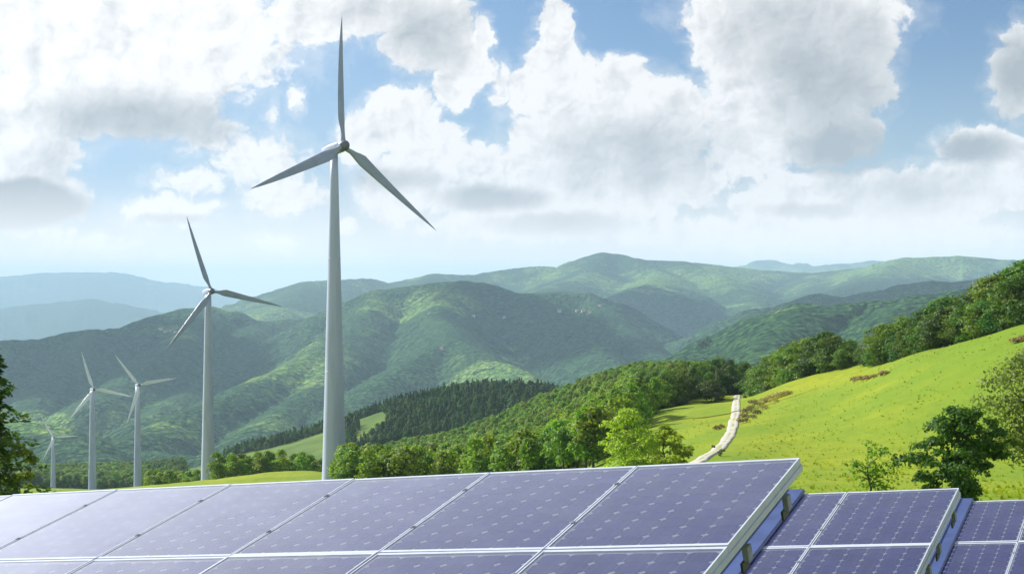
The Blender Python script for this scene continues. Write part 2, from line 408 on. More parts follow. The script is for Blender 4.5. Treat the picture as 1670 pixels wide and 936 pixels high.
def ridged(x, y, o=4, g=0.5):
    s = 0; a = 1
    for k in range(o): s = s + a*(1 - 2.4*np.abs(perlin(x*2**k + 31.7*k, y*2**k + 5.3*k))); a *= g
    return s / 1.9

# ------------------------------------------------------------------ near landform: sight-line table
TC = np.array([-6000,-1500,-400,0,150,230,300,400,525,640,770,880,950,1050,1130,1200,1300,1400,1500,1670,2000,3000,7000], float)
TY = np.array([2,20,40,60,100,150,200,230,260,330,400,450,600,800,1000,1150,1300,1500,1800,2100,3000], float)
_a = [None]*0
TP = np.array([
 #-6000 -1500 -400   0   150  230  300  400  525  640  770  880  950  1050 1130 1200 1300 1400 1500 1670 2000 3000 7000
 [3065]*23,
 [950]*23,
 [857]*23,
 [839]*23,
 [760, 800, 825, 830, 830, 830, 830, 830, 830, 828, 824, 818, 812, 806, 803, 801, 800, 800, 799, 790, 770, 700, 640],
 [750, 800, 818, 822, 822, 822, 822, 822, 821, 819, 813, 806, 798, 778, 760, 752, 757, 752, 738, 705, 660, 560, 480],
 [740, 800, 812, 814, 814, 814, 813, 812, 812, 810, 803, 795, 782, 750, 728, 716, 708, 680, 638, 560, 500, 420, 400],
 [740, 800, 810, 811, 811, 810, 809, 808, 808, 806, 800, 791, 774, 733, 710, 700, 684, 648, 594, 522, 460, 400, 390],
 [740, 800, 808, 808, 808, 807, 806, 804, 802, 802, 797, 787, 764, 715, 696, 688, 660, 618, 560, 528, 450, 390, 390],
 [740, 800, 806, 806, 805, 802, 799, 795, 793, 797, 792, 776, 740, 688, 672, 664, 622, 590, 575, 560, 500, 420, 400],
 [740, 800, 806, 806, 804, 798, 788, 778, 775, 796, 788, 766, 722, 668, 652, 645, 636, 618, 605, 595, 550, 460, 420],
 [740, 800, 806, 806, 803, 793, 779, 769, 767, 796, 786, 754, 710, 656, 643, 641, 652, 645, 635, 620, 590, 500, 430],
 [740, 790, 802, 802, 801, 800, 800, 800, 798, 790, 775, 728, 690, 643, 640, 650, 690, 700, 690, 680, 650, 560, 450],
 [730, 780, 800, 800, 800, 802, 803, 804, 795, 768, 742, 690, 652, 622, 622, 632, 690, 720, 720, 710, 700, 620, 480],
 [720, 770, 800, 800, 801, 803, 805, 800, 780, 738, 714, 657, 630, 605, 603, 612, 680, 740, 740, 740, 730, 650, 520],
 [720, 770, 800, 802, 803, 805, 806, 790, 768, 745, 740, 715, 700, 680, 680, 690, 740, 780, 780, 780, 770, 700, 560],
 [720, 760, 798, 800, 802, 804, 800, 762, 730, 690, 660, 655, 672, 720, 740, 740, 780, 800, 800, 800, 790, 730, 600],
 [720, 750, 790, 792, 790, 788, 770, 728, 694, 645, 616, 622, 640, 700, 740, 760, 800, 820, 820, 820, 800, 760, 640],
 [710, 740, 765, 770, 769, 768, 765, 758, 750, 745, 740, 740, 745, 760, 780, 800, 820, 840, 840, 840, 830, 790, 700],
 [740, 780, 800, 800, 800, 800, 800, 800, 800, 800, 800, 800, 800, 800, 810, 820, 840, 860, 860, 860, 860, 850, 800],
 [900]*23], float)
_fx = np.concatenate([np.arange(-6000, -200, 100), np.arange(-200, 1900, 10), np.arange(1900, 7001, 100)]).astype(float)
_fy = np.linspace(math.log(2), math.log(3000), 380)
_t1 = np.array([np.interp(_fx, TC, r) for r in TP])                  # rows by column
_t1z = (468 - _t1) / F * TY[:, None]                                   # heights
_g = np.empty((len(_fy), len(_fx)))
for j in range(len(_fx)): _g[:, j] = np.interp(np.exp(_fy), TY, _t1z[:, j])
_rel = _g / np.exp(_fy)[:, None]
def _blur(a, k, axis):
    ker = np.exp(-0.5*(np.arange(-3*k, 3*k+1)/k)**2); ker /= ker.sum()
    pad = [(0, 0), (0, 0)]; pad[axis] = (3*k, 3*k); b = np.pad(a, pad, mode='edge'); out = 0
    for i, kk in enumerate(ker):
        sl = [slice(None)]*2; sl[axis] = slice(i, i + a.shape[axis]); out = out + kk*b[tuple(sl)]
    return out
_rel = _blur(_blur(_rel, 3, 1), 3, 0)
def near_z(px, Y):
    ix = np.interp(px, _fx, np.arange(len(_fx))); iy = (np.log(np.clip(Y, 2, 3000)) - _fy[0]) / (_fy[1]-_fy[0])
    x0 = np.clip(np.floor(ix).astype(int), 0, len(_fx)-2); y0 = np.clip(np.floor(iy).astype(int), 0, len(_fy)-2)
    fx = ix - x0; fy = iy - y0
    r = (_rel[y0, x0]*(1-fx)+_rel[y0, x0+1]*fx)*(1-fy) + (_rel[y0+1, x0]*(1-fx)+_rel[y0+1, x0+1]*fx)*fy
    return r * Y

# ------------------------------------------------------------------ far landform: ridge skeleton
RIDGES = []
def ridge(pts, s, w=1.0, wob=None):
    P3 = [((p[0]-835)/F*p[2], p[2], (468-p[1])/F*p[2]) for p in pts]
    RIDGES.append((P3, s, w))
def const(pts, Y): return [(a, b, Y) for a, b in pts]
ridge(const([(-2500,470),(-900,440),(-200,449),(0,448),(90,447),(180,443),(250,455),(330,474),(420,492),(520,520)], 30000), .13)
ridge(const([(-2500,520),(-900,500),(-100,502),(60,496),(150,490),(230,505),(330,528),(420,560)], 20000), .15)
ridge(const([(1120,452),(1205,432),(1245,422),(1290,431),(1345,442)], 23000), .16)
ridge(const([(1330,441),(1385,427),(1415,424),(1445,437)], 21000), .16)
ridge([(400,520,10500),(455,482,10800),(510,459,11000),(590,454,11500),(620,462,11800),(700,447,12000),(760,449,12000),(830,438,12200),(880,433,12200),(930,438,12200),(962,424,12200),(985,412,12200),(1012,415,12200),(1040,423,12000),(1110,426,12000),(1230,439,12500),(1330,446,12500),(1430,434,12000),(1475,420,11500),(1560,417,11500),(1620,423,11500),(1720,426,11000),(2400,430,11000),(5000,440,12000)], .22)
ridge([(985,412,12200),(960,445,11000),(900,470,9800),(870,490,9000)], .24)
ridge([(1040,421,12000),(1080,447,10800),(1060,463,9500)], .26)
ridge([(1110,426,12000),(1190,460,10500),(1240,490,9300),(1250,520,8200)], .24)
ridge([(1330,446,12500),(1330,470,10500),(1290,495,9000)], .22)
ridge([(1475,420,11500),(1420,450,10300),(1370,470,9000)], .24)
ridge([(700,447,12000),(690,465,10500),(650,480,9500)], .24)
ridge([(510,459,11000),(480,485,9800),(440,510,8800)], .26)
ridge([(985,500,8200),(1025,478,8600),(1062,464,9000),(1120,484,8700),(1190,524,8200),(1240,548,7800)], .34)
ridge([(540,520,6200),(575,492,6300),(620,473,6500),(700,463,6500),(760,458,6500),(800,463,6500),(860,479,6500),(915,476,6600),(960,478,6600),(1000,493,6500),(1060,537,6300),(1110,575,6100),(1160,610,5900)], .40)
ridge([(760,458,6500),(715,500,5900),(735,548,5150),(790,580,4700),(850,612,4300),(890,650,3900)], .46)
ridge([(735,548,5150),(660,600,4600),(600,640,4200),(540,690,3800)], .46)
ridge([(620,473,6500),(570,545,5500),(500,588,4900),(410,625,4400),(310,670,3900),(190,722,3400)], .46)
ridge([(570,545,5500),(520,630,4500),(430,690,3800),(360,735,3400)], .50)
ridge([(860,479,6500),(900,520,5900),(960,560,5300),(1010,610,4700)], .48)
ridge([(960,478,6600),(1030,540,5900),(1080,590,5300)], .48)
ridge([(-2500,600,6000),(-900,575,6200),(-100,560,6200),(0,556,6300),(60,553,6400),(110,541,6500),(150,538,6500),(200,535,6600),(250,515,6700),(300,503,6800),(345,501,6800),(375,507,6800),(420,523,6800),(480,522,7000),(560,505,7200)], .36)
ridge([(345,501,6800),(310,550,6000),(230,600,5300),(170,650,4700)], .42)
ridge([(420,523,6800),(400,575,6000),(330,630,5200),(230,690,4300)], .42)
ridge([(150,538,6500),(100,600,5700),(60,650,5000)], .40)
ridge([(-100,560,6200),(-60,640,5200)], .40)
ridge([(1150,565,5800),(1190,531,6000),(1250,504,6000),(1300,491,6000),(1340,479,6000),(1375,484,6000),(1420,476,6000),(1470,463,6000),(1515,458,6000),(1550,462,6000),(1600,455,6000),(1700,440,6000),(2600,430,6000)], .32)
ridge([(980,650,3400),(1040,605,3300),(1090,580,3200),(1150,562,3200),(1200,537,3200),(1260,509,3200),(1310,496,3200),(1360,498,3200),(1420,492,3200),(1500,483,3200),(1570,473,3200),(1700,460,3200),(2600,450,3200),(5000,470,3200)], .36)
ridge([(1310,496,3200),(1260,560,2700),(1220,620,2300)], .42)
ridge([(1500,483,3200),(1440,540,2700),(1400,600,2200)], .42)
ridge([(1150,562,3200),(1120,600,2800)], .40)
ridge([(-1500,640,3600),(-200,662,3400),(20,682,3300),(90,707,3200),(150,742,3000)], .26)
ridge([(60,760,3300),(150,741,3300),(220,735,3300),(300,742,3200),(420,760,3100)], .26)
def far_z(X, Y):
    s1 = 900.0
    dX = fbm(X/1500, Y/1500, 3)*190; dY = fbm(X/1500+40, Y/1500+11, 3)*190
    k = np.clip(Y/6500, .45, 2.2)
    Xw = X + dX*0.3*k; Yw = Y + dY*0.5*k
    floor = -400 - np.clip((Y-3000)/3000, 0, 1)*260 - np.clip((Y-8000)/16000, 0, 1)*250
    wgl = fbm(X/420, Y/420, 3)*.55
    best = floor.copy(); dist = np.full(X.shape, 9e9)
    for P3, s, wt_ in RIDGES:
        P3 = np.array(P3)
        zc = np.full(X.shape, -9e9); dd = np.full(X.shape, 9e9); ac = np.zeros(X.shape); run = float(len(P3)*977 % 3000)
        for a, b in zip(P3[:-1], P3[1:]):
            d = b[:2]-a[:2]; L2 = (d**2).sum()
            t = np.clip(((Xw-a[0])*d[0] + (Yw-a[1])*d[1]) / L2, 0, 1)
            ds = np.hypot(Xw-(a[0]+t*d[0]), Yw-(a[1]+t*d[1]))
            z = a[2] + t*(b[2]-a[2])
            r0 = 60*s1/900
            fall = s*1.55*(np.sqrt(ds*ds + (60.0)**2) - 60.0)
            zz = z - fall
            m = zz > zc
            zc = np.where(m, zz, zc); dd = np.where(m, ds, dd); ac = np.where(m, run + t*math.sqrt(L2), ac); run += math.sqrt(L2)
        ky = np.clip(Y/5500, .5, 1.5)
        wv_ = ac/(330*ky) + wgl + dd/2600
        rib = (1-2.2*np.abs(perlin(wv_, dd/(1500*ky)+P3[0][0]/700))) + .5*(1-2.2*np.abs(perlin(wv_*2.3+4, dd/(700*ky)+P3[0][0]/500)))
        zc = zc + (rib-1.15)*62*ky*np.clip(dd/(420*ky), 0, 1)*np.where(Y > 9500, .6, 1.0)
        m = zc > best
        h = np.clip(0.5 + 0.5*(zc-best)/26.0, 0, 1)
        nb = best*(1-h) + zc*h + 26.0*h*(1-h)*0.5
        dist = np.where(m, dd, dist); best = nb
    amp = np.clip(dist/700, 0.03, 1.0)*np.where(Y > 9500, .55, 1.0)
    er = ridged(Xw/620, Yw/620, 5, .50); e2 = ridged(Xw/230+9, Yw/230, 3, .5)
    kk = np.clip(Y/5500, .5, 1.2)
    best = best + amp*(er-0.45)*85*kk + np.clip(amp*1.5, 0, 1)*(e2-.40)*34*kk + fbm(X/90, Y/90, 3)*6 + np.where(Y > 13500, fbm(X/1300, Y/2600, 4)*75, 0)
    return best, dist
def near_noise(px, X, Y):
    a = np.clip((Y-60)/200, 0, 1)
    return a*(fbm(X/14, Y/22, 3)*0.5 + fbm(X/60, Y/60, 2)*2.6*np.clip((Y-150)/250, 0, 1))
def land(px, Y):
    px = np.asarray(px, float); Y = np.asarray(Y, float)
    X = (px-835)/F*Y
    z = near_z(px, Y) + near_noise(px, X, Y)
    far = Y > 2000
    d = np.zeros_like(z)
    if far.any():
        fz, dd = far_z(X[far], Y[far])
        t = np.clip((Y[far]-2000)/300, 0, 1)
        nz = np.where(Y[far] > 2900, -9e9, z[far])
        fz2 = fz - (1-t)*400
        z[far] = np.maximum(nz, fz2); d[far] = dd
    return z, d
def gz(px, Y):
    z, _ = land(np.array([px], float), np.array([Y], float)); return float(z[0])
def gpt(px, Y): return Vector(((px-835)/F*Y, Y, gz(px, Y)))
def gxy(X, Y): return gz(835 + F*X/Y, Y)
_ys = np.exp(np.linspace(math.log(90), math.log(1500), 900))
def y_at(px, py):
    z, _ = land(np.full(900, float(px)), _ys); q = 468 - F*z/_ys
    k = np.argmax(q <= py); return float(_ys[k])

cols = np.unique(np.concatenate([np.linspace(-6000, -400, 42), np.linspace(-400, -40, 40), np.arange(-40, 1712, 3.0), np.linspace(1712, 2100, 40), np.linspace(2100, 7000, 42)]))
r1 = np.exp(np.linspace(math.log(2.0), math.log(40), 30))[:-1]
r2 = np.exp(np.linspace(math.log(40), math.log(2000), 260))
r3 = np.exp(np.linspace(math.log(2000), math.log(13500), 400))[1:]
r4 = np.linspace(13500, 40000, 70)[1:]
def sheet(name, rows, mat, far):
    gp, gy = np.meshgrid(cols, rows)
    z, d = land(gp.ravel(), gy.ravel())
    X = (gp.ravel()-835)/F*gy.ravel(); Y = gy.ravel()
    nr, nc = gp.shape
    idx = np.arange(nr*nc).reshape(nr, nc)
    fa = np.stack([idx[:-1, :-1], idx[:-1, 1:], idx[1:, 1:], idx[1:, :-1]], -1).reshape(-1, 4)
    me = mesh(name, np.stack([X, Y, z], 1), fa, True)
    o = link(name, me, None, mat); tag(o, kind='structure')
    return o, me, gp.ravel(), Y, z, d
go, gme, gp_, gy_, gz_, _ = sheet('ground', np.concatenate([r1, r2]), M['ground'], False)
ho, hme, hp_, hy_, hz_, hd_ = sheet('hills', np.concatenate([[2000.0], r3, r4]), M['hills'], True)

# ------------------------------------------------------------------ where woods stand (column, distance)
LOWB = ([560,600,700,900,960,1000,1030,1060,1090,1130,1170,1215,1230], [300,290,300,262,235,235,250,330,380,410,425,440,445])
def zone(px, Y):
    """0 none, 1 light broadleaf, 2 conifer, 3 dark broadleaf"""
    if 556 < px < 1216 and np.interp(px, *LOWB) < Y < 1130:
        return 3 if (px > 1040 and Y > 380 and Y < 620) else 1
    if 1216 <= px < 1320 and 470 < Y < 1100: return 3
    if 245 < px <= 556 and 500 < Y < 900:
        if px < 352 and Y < 640: return 0
        return 1
    if px < 300 and 1270 < Y < 2050 and px > -300: return 1 if (px*7+Y) % 3 > 1.2 else 3
    if 562 < px < 1000 and 1190 < Y < 1640:
        if 572 < px + 14*math.sin(Y/37) < 640 - (1480-Y)*0.12 and 1240 < Y < 1470: return 0
        return 2 if (px*13+Y*7) % 5 < 2.4 else 4
    if 365 < px <= 562 and 1470+20*math.sin(px/19) < Y < 1570: return 2 if (px*13+Y*7) % 5 < 2.4 else 4
    return 0
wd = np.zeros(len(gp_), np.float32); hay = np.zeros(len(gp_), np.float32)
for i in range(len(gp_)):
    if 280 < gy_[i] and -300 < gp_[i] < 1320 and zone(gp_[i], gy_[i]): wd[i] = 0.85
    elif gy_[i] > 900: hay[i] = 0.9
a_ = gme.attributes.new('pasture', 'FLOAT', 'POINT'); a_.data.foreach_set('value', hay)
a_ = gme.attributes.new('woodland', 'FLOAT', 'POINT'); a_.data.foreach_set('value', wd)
pa = np.zeros(len(hp_), np.float32)
def patch(px, py, rx, ry, v):
    q = 468 - F*hz_/hy_
    pa[:] = np.maximum(pa, 0) if False else pa
    e = ((hp_-px)/rx)**2 + ((q-py)/ry)**2
    pa[:] += v*np.clip(1-e, 0, 1)
patch(1270, 470, 300, 60, .25); patch(1000, 450, 250, 40, .15); patch(1520, 430, 140, 40, .25)
patch(800, 600, 150, 50, .32); patch(690, 500, 140, 40, .16); patch(400, 520, 140, 40, .15); patch(250, 545, 80, 30, .25)
patch(150, 600, 260, 60, -.6); patch(880, 540, 160, 60, -.25); patch(1100, 510, 130, 50, -.2)
patch(500, 600, 200, 60, .12); patch(60, 690, 80, 25, .3); patch(1420, 480, 300, 30, -.25); patch(1300, 550, 120, 30, -.05)
a_ = hme.attributes.new('pasture', 'FLOAT', 'POINT'); a_.data.foreach_set('value', pa.astype(np.float32))

# gravel track
trk = [(y_at(px, py), px, py) for px, py in ((1090,792),(1122,765),(1148,747),(1172,732),(1186,716),(1194,700),(1198,684),(1200,668),(1202,652),(1204,646))]
cv = []; prev = 0
for Y, px, py in trk: cv.append(Vector(((px-835)/F*Y, Y, 0)))
cv = [c for i, c in enumerate(cv) if i == 0 or c.y > cv[i-1].y + .5]
fine_ = []
for i in range(len(cv)-1):
    p0 = cv[max(i-1, 0)]; p1 = cv[i]; p2 = cv[i+1]; p3 = cv[min(i+2, len(cv)-1)]
    for t in np.linspace(0, 1, 14, endpoint=False):
        fine_.append(0.5*((2*p1)+(p2-p0)*t+(2*p0-5*p1+4*p2-p3)*t*t+(3*p1-p0-3*p2+p3)*t**3))
tv = []; tf = []; NW = 7
for i, p in enumerate(fine_):
    d = (fine_[min(i+1, len(fine_)-1)]-fine_[max(i-1, 0)]).normalized(); nrm = Vector((d.y, -d.x, 0))
    hw = 1.08 + 0.10*math.sin(i*.35) + 0.06*math.sin(i*.9)
    for k in range(NW):
        s = (k/(NW-1)-.5)*2
        q = p + nrm*s*hw
        tv.append((q.x, q.y, gxy(q.x, q.y) + (0.18 if abs(s) < .8 else -.35)))
for i in range(len(fine_)-1):
    for k in range(NW-1):
        a0 = i*NW+k; tf.append([a0, a0+1, a0+NW+1, a0+NW])
tme = mesh('track', tv, tf, True)
ta = tme.attributes.new('across', 'FLOAT', 'POINT'); ta.data.foreach_set('value', np.array([abs((i % NW)/(NW-1)-.5)*2 for i in range(len(tv))], np.float32))
tag(link('track', tme, None, M['track']), kind='structure')

# ------------------------------------------------------------------ tree prototypes
def leaves(centers, radii, n, size, seed, squash=0.8, droop=0.0, inner=0.35):
    g = np.random.default_rng(seed)
    centers = np.array(centers, float); radii = np.array(radii, float)
    pk = g.choice(len(centers), n, p=radii**2/np.sum(radii**2))
    d = g.normal(size=(n, 3)); d /= np.linalg.norm(d, axis=1)[:, None]
    d[:, 2] = np.where(d[:, 2] < -0.35, -d[:, 2]*.6, d[:, 2])
    rr = radii[pk]*(inner + (1-inner)*g.random(n)**0.45)
    p = centers[pk] + d*rr[:, None]*np.array([1, 1, squash])
    nrm = d + g.normal(size=(n, 3))*0.55; nrm[:, 2] += 0.25; nrm /= np.linalg.norm(nrm, axis=1)[:, None]
    t = np.cross(nrm, g.normal(size=(n, 3))); t /= np.linalg.norm(t, axis=1)[:, None]; b = np.cross(nrm, t)
    s = size*(0.6 + 0.8*g.random(n))[:, None]
    v = np.stack([p - t*s*.5, p + b*s*.32 - t*s*.05, p + t*s*.5, p - b*s*.34 + t*s*.04], 1).reshape(-1, 3)
    return v, np.arange(n*4).reshape(-1, 4)
def trunk_mb(h, r, seed, limbs=5, spread=.3, lean=.03):
    g = random.Random(seed); mb = MB()
    pts = [Vector((0, 0, -0.4))]; k = 5
    for i in range(1, k+1): pts.append(Vector((g.uniform(-1, 1)*lean*h, g.uniform(-1, 1)*lean*h, h*i/k)))
    mb.tube(pts, [r*1.25, r, r*.85, r*.65, r*.42, r*.15], 7)
    for i in range(limbs):
        z = h*g.uniform(.3, .75); a = g.uniform(0, 6.28) if limbs < 3 else i*2.4 + g.random()
        L = spread*h*g.uniform(.6, 1.1); j = min(int(z/h*k), k-1); b0 = pts[j]*(1-(z/h*k-j)) + pts[j+1]*(z/h*k-j) if j else Vector((0, 0, z))
        d = Vector((math.cos(a), math.sin(a), g.uniform(.35, .9)))
        m_ = b0 + d*L*.5 + Vector((0, 0, L*.05)); e = b0 + d*L
        mb.tube([b0, m_, e], [r*.42, r*.28, r*.08], 5)
    return mb
def broad_proto(name, h, wdt, nblob, nleaf, size, seed, low=.12, mat=None, squash=.8, rsc=1.0, irr=0.0):
    g = np.random.default_rng(seed); cs_, rs = [], []
    for i in range(nblob):
        z = low + (1-low)*g.random()
        prof = math.sin(math.pi*min(max((z-low)/(1-low)*.82+.16, 0), 1))**.8
        a = g.random()*6.28; rad = wdt*.5*prof*math.sqrt(g.random())*.85*(1+irr*math.sin(a*2+seed)*1.0+irr*.8*math.sin(a*3-z*7+seed))
        rs.append(h*(.10 + .10*g.random())*(.75+.4*prof)*rsc); cs_.append((math.cos(a)*rad, math.sin(a)*rad, h*(.05+z*.83)))
    v, f = leaves(cs_, rs, nleaf, size, seed+5, squash)
    return mesh(name, v, f)
def conifer_proto(name, h, wdt, tiers, nleaf, size, seed, ragged=.2, tamp=.16):
    g = np.random.default_rng(seed)
    z = g.random(nleaf)**.75; z = 1 - z*.93
    tier = np.sin(z*tiers*2*np.pi)*tamp + 1.02 - tamp
    a = g.random(nleaf)*6.283
    lobes = 1 + ragged*np.sin(a*5+z*23) + ragged*.7*np.sin(a*3-z*31)
    rad = wdt*.5*(1-z)**.8*tier*lobes*(.45+.55*g.random(nleaf)**.4)
    p = np.stack([np.cos(a)*rad, np.sin(a)*rad, z*h - rad*.22], 1)
    out = np.stack([np.cos(a), np.sin(a), -.25*np.ones(nleaf)], 1)
    t = out + g.normal(size=(nleaf, 3))*.35; t /= np.linalg.norm(t, axis=1)[:, None]
    nn = np.cross(t, g.normal(size=(nleaf, 3))); nn[:, 2] = np.abs(nn[:, 2])+.4; b = np.cross(nn, t); b /= np.linalg.norm(b, axis=1)[:, None]
    s = size*(.6+.8*g.random(nleaf))[:, None]
    v = np.stack([p-t*s*.5, p+b*s*.28, p+t*s*.6, p-b*s*.28], 1).reshape(-1, 3)
    return mesh(name, v, np.arange(nleaf*4).reshape(-1, 4))

# unit height 10 m prototypes
crowns = {1: [], 2: [], 3: [], 4: []}
for i in range(4):
    me = broad_proto('broadleaf_crown', 10, [6.4, 5.4, 7.2, 5.0][i], 26, 1500, .62, 100+i); me.materials.append(M['leaf']); crowns[1].append(me)
for i in range(3):
    me = conifer_proto('conifer_crown', 10, [3.6, 4.2, 3.2][i], 7, 900, .6, 200+i); me.materials.append(M['conifer']); crowns[2].append(me)
for i in range(4):
    me = broad_proto('dense_crown', 10, [7.4, 6.4, 8.0, 6.8][i], 38, 4200, .40, 300+i, .0); me.materials.append(M['leaf_dark'] if i == 1 else M['leaf_crest']); crowns[3].append(me)
for i in range(3):
    me = broad_proto('dark_crown', 10, [5.6, 4.8, 6.6][i], 22, 1300, .62, 400+i, .05); me.materials.append(M['leaf_dark']); crowns[4].append(me)
trunks = []
for i in range(3):
    me = trunk_mb(8.6, .2, 40+i).mesh('trunk', True); me.materials.append(M['bark']); trunks.append(me)

def tree(name, loc, h, crown, label, cat='tree', group=None, wide=1.0, trunkm=None):
    r = empty(name, loc, random.uniform(0, 6.28)); s = h/10.0
    tag(r, label, cat, group)
    c = bpy.data.objects.new('crown', crown); C.objects.link(c); c.parent = r; c.scale = (s*wide, s*wide, s)
    t = bpy.data.objects.new('trunk', trunkm or random.choice(trunks)); C.objects.link(t); t.parent = r; t.scale = (s, s, s)
    return r

# ---- the wood: nearest 280 as trees of their own, the rest as one mass
cand = []
g = random.Random(11)
for Yc in np.arange(290, 2050, 1.0):
    pass
def scatter():
    out = []; Y = 228.0
    while Y < 2050:
        step = 4.6 if Y < 700 else (5.4 if Y < 1200 else 6.2)
        x0 = (-300-835)/F*Y; x1 = (1325-835)/F*Y; X = x0
        while X < x1:
            x = X + g.uniform(-.45, .45)*step; y = Y + g.uniform(-.45, .45)*step
            px = 835 + F*x/y; k = zone(px, y)
            if k: out.append((x, y, px, k))
            X += step
        Y += step
    return out
cand = scatter()
cx = np.array([c[0] for c in cand]); cy = np.array([c[1] for c in cand]); cpx = np.array([c[2] for c in cand]); ck = np.array([c[3] for c in cand])
cz, _ = land(cpx, cy)
hh = np.array([{1: g.uniform(6.2, 10.5), 2: g.uniform(8, 14), 3: g.uniform(7.5, 11), 4: g.uniform(7, 12)}[k] for k in ck])
near_edge = (ck == 1) & (cpx < 240); hh[near_edge] *= 1.6
hh[(cpx < 300) & (ck == 3)] *= 1.6
order = np.argsort(-hh/cy * ((cpx > -20) & (cpx < 1690)))
nind = 0; mass = []
for i in order:
    k = int(ck[i])
    if nind < 280 and -20 < cpx[i] < 1690:
        nind += 1
        lab, grp = {1: ('round green broadleaf tree in the wood on the slope behind the panels', 'broadleaf trees of the wood on the slope'),
                    2: ('dark conical conifer on the hill behind the wood', 'conifers of the dark hill'),
                    4: ('dark round tree on the hill behind the wood', 'conifers of the dark hill'),
                    3: ('dark green broadleaf tree at the far edge of the clearing beside the track', 'dark trees behind the clearing')}[k]
        if k == 1 and cpx[i] < 560: lab, grp = 'green broadleaf tree behind the grass strip left of the tallest turbine', 'broadleaf trees behind the grass strip'
        tree('broadleaf_tree' if k != 2 else 'conifer_tree', (cx[i], cy[i], cz[i]-.1), hh[i], g.choice(crowns[k]), lab, 'tree', grp, g.uniform(.85, 1.15))
    else: mass.append(i)
mass = np.array(mass)
protos = bpy.data.collections.new('wood_tree_kinds')
pobs = []
for k in (1, 2, 3, 4):
    for me in crowns[k][:3]:
        o = bpy.data.objects.new('wood_tree_kind_%d' % len(pobs), me); protos.objects.link(o); pobs.append(o)
pm = bpy.data.meshes.new('wood'); pm.vertices.add(len(mass))
pm.vertices.foreach_set('co', np.stack([cx[mass], cy[mass], cz[mass]-.1], 1).astype(np.float32).ravel())
a1 = pm.attributes.new('kind_index', 'INT', 'POINT'); a1.data.foreach_set('value', ((ck[mass]-1)*3 + rng.integers(0, 3, len(mass))).astype(np.int32))
a2 = pm.attributes.new('size', 'FLOAT', 'POINT'); a2.data.foreach_set('value', (hh[mass]/10).astype(np.float32))
a3 = pm.attributes.new('turn', 'FLOAT', 'POINT'); a3.data.foreach_set('value', rng.uniform(0, 6.28, len(mass)).astype(np.float32))
def instancer(o, coll):
    ng = bpy.data.node_groups.new(o.name + '_scatter', 'GeometryNodeTree')
    ng.interface.new_socket('Geometry', in_out='INPUT', socket_type='NodeSocketGeometry')
    ng.interface.new_socket('Geometry', in_out='OUTPUT', socket_type='NodeSocketGeometry')
    N = ng.nodes; L = ng.links
    gi = N.new('NodeGroupInput'); goo = N.new('NodeGroupOutput')
    ip = N.new('GeometryNodeInstanceOnPoints'); ci = N.new('GeometryNodeCollectionInfo')
    ci.inputs[0].default_value = coll; ci.inputs['Separate Children'].default_value = True; ci.inputs['Reset Children'].default_value = True
    def attr(nm, ty):
        n_ = N.new('GeometryNodeInputNamedAttribute'); n_.data_type = ty; n_.inputs['Name'].default_value = nm
        return [s for s in n_.outputs if s.enabled and s.name == 'Attribute'][0]
    L.new(gi.outputs[0], ip.inputs['Points']); L.new(ci.outputs[0], ip.inputs['Instance'])
    ip.inputs['Pick Instance'].default_value = True
    L.new(attr('kind_index', 'INT'), ip.inputs['Instance Index'])
    L.new(attr('size', 'FLOAT'), ip.inputs['Scale'])
    cx_ = N.new('ShaderNodeCombineXYZ'); L.new(attr('turn', 'FLOAT'), cx_.inputs[2])
    try:
        er = N.new('FunctionNodeEulerToRotation'); L.new(cx_.outputs[0], er.inputs[0]); L.new(er.outputs[0], ip.inputs['Rotation'])
    except Exception: L.new(cx_.outputs[0], ip.inputs['Rotation'])
    L.new(ip.outputs[0], goo.inputs[0])
    md = o.modifiers.new('scatter', 'NODES'); md.node_group = ng
wo_ = link('wood', pm); tag(wo_, 'mass of small broadleaf trees and conifers covering the slopes behind the panels', 'wood', None, 'stuff')
instancer(wo_, protos)

# ---- trees along the meadow crest on the right
TOP = ([1215,1240,1280,1320,1355,1390,1402,1412,1430,1460,1490,1530,1570,1600,1615,1650,1700,1760], [600,582,556,541,532,548,578,550,522,506,496,476,463,462,442,420,404,395])
YCR = ([1215,1240,1300,1400,1500,1600,1670,1760], [445,400,342,310,272,250,234,226])
g = random.Random(23)
crest = [(1224,8,0),(1240,3,1),(1262,10,0),(1283,2,1),(1300,12,0),(1322,3,2),(1345,10,0),(1362,2,1),(1384,6,0),(1418,4,1),(1436,12,0),(1450,2,2),(1474,9,0),(1490,1,1),(1510,10,2),(1532,1,0),(1552,8,1),(1574,1,2),(1594,8,0),(1622,2,1),(1644,9,2),(1664,1,0),(1690,7,1),(1715,1,0),(1745,4,2),(1231,0,1),(1252,1,0),(1272,0,2),(1292,1,1),(1311,0,0),(1334,1,3),(1354,0,1),(1374,0,2),(1427,0,1),(1444,1,0),(1462,0,3),(1483,1,2),(1500,0,0),(1521,0,1),(1543,1,3),(1563,0,2),(1584,1,0),(1608,0,1),(1633,0,3),(1654,1,2),(1677,0,1)]
ORD = ['first','second','third','fourth','fifth','sixth','seventh','eighth','ninth','tenth','eleventh','twelfth','thirteenth','fourteenth','fifteenth','sixteenth','seventeenth','eighteenth','nineteenth','twentieth','twenty first','twenty second','twenty third','twenty fourth','twenty fifth','twenty sixth']
bk = sorted(c[0] for c in crest[:25]); ft = sorted(c[0] for c in crest[25:])
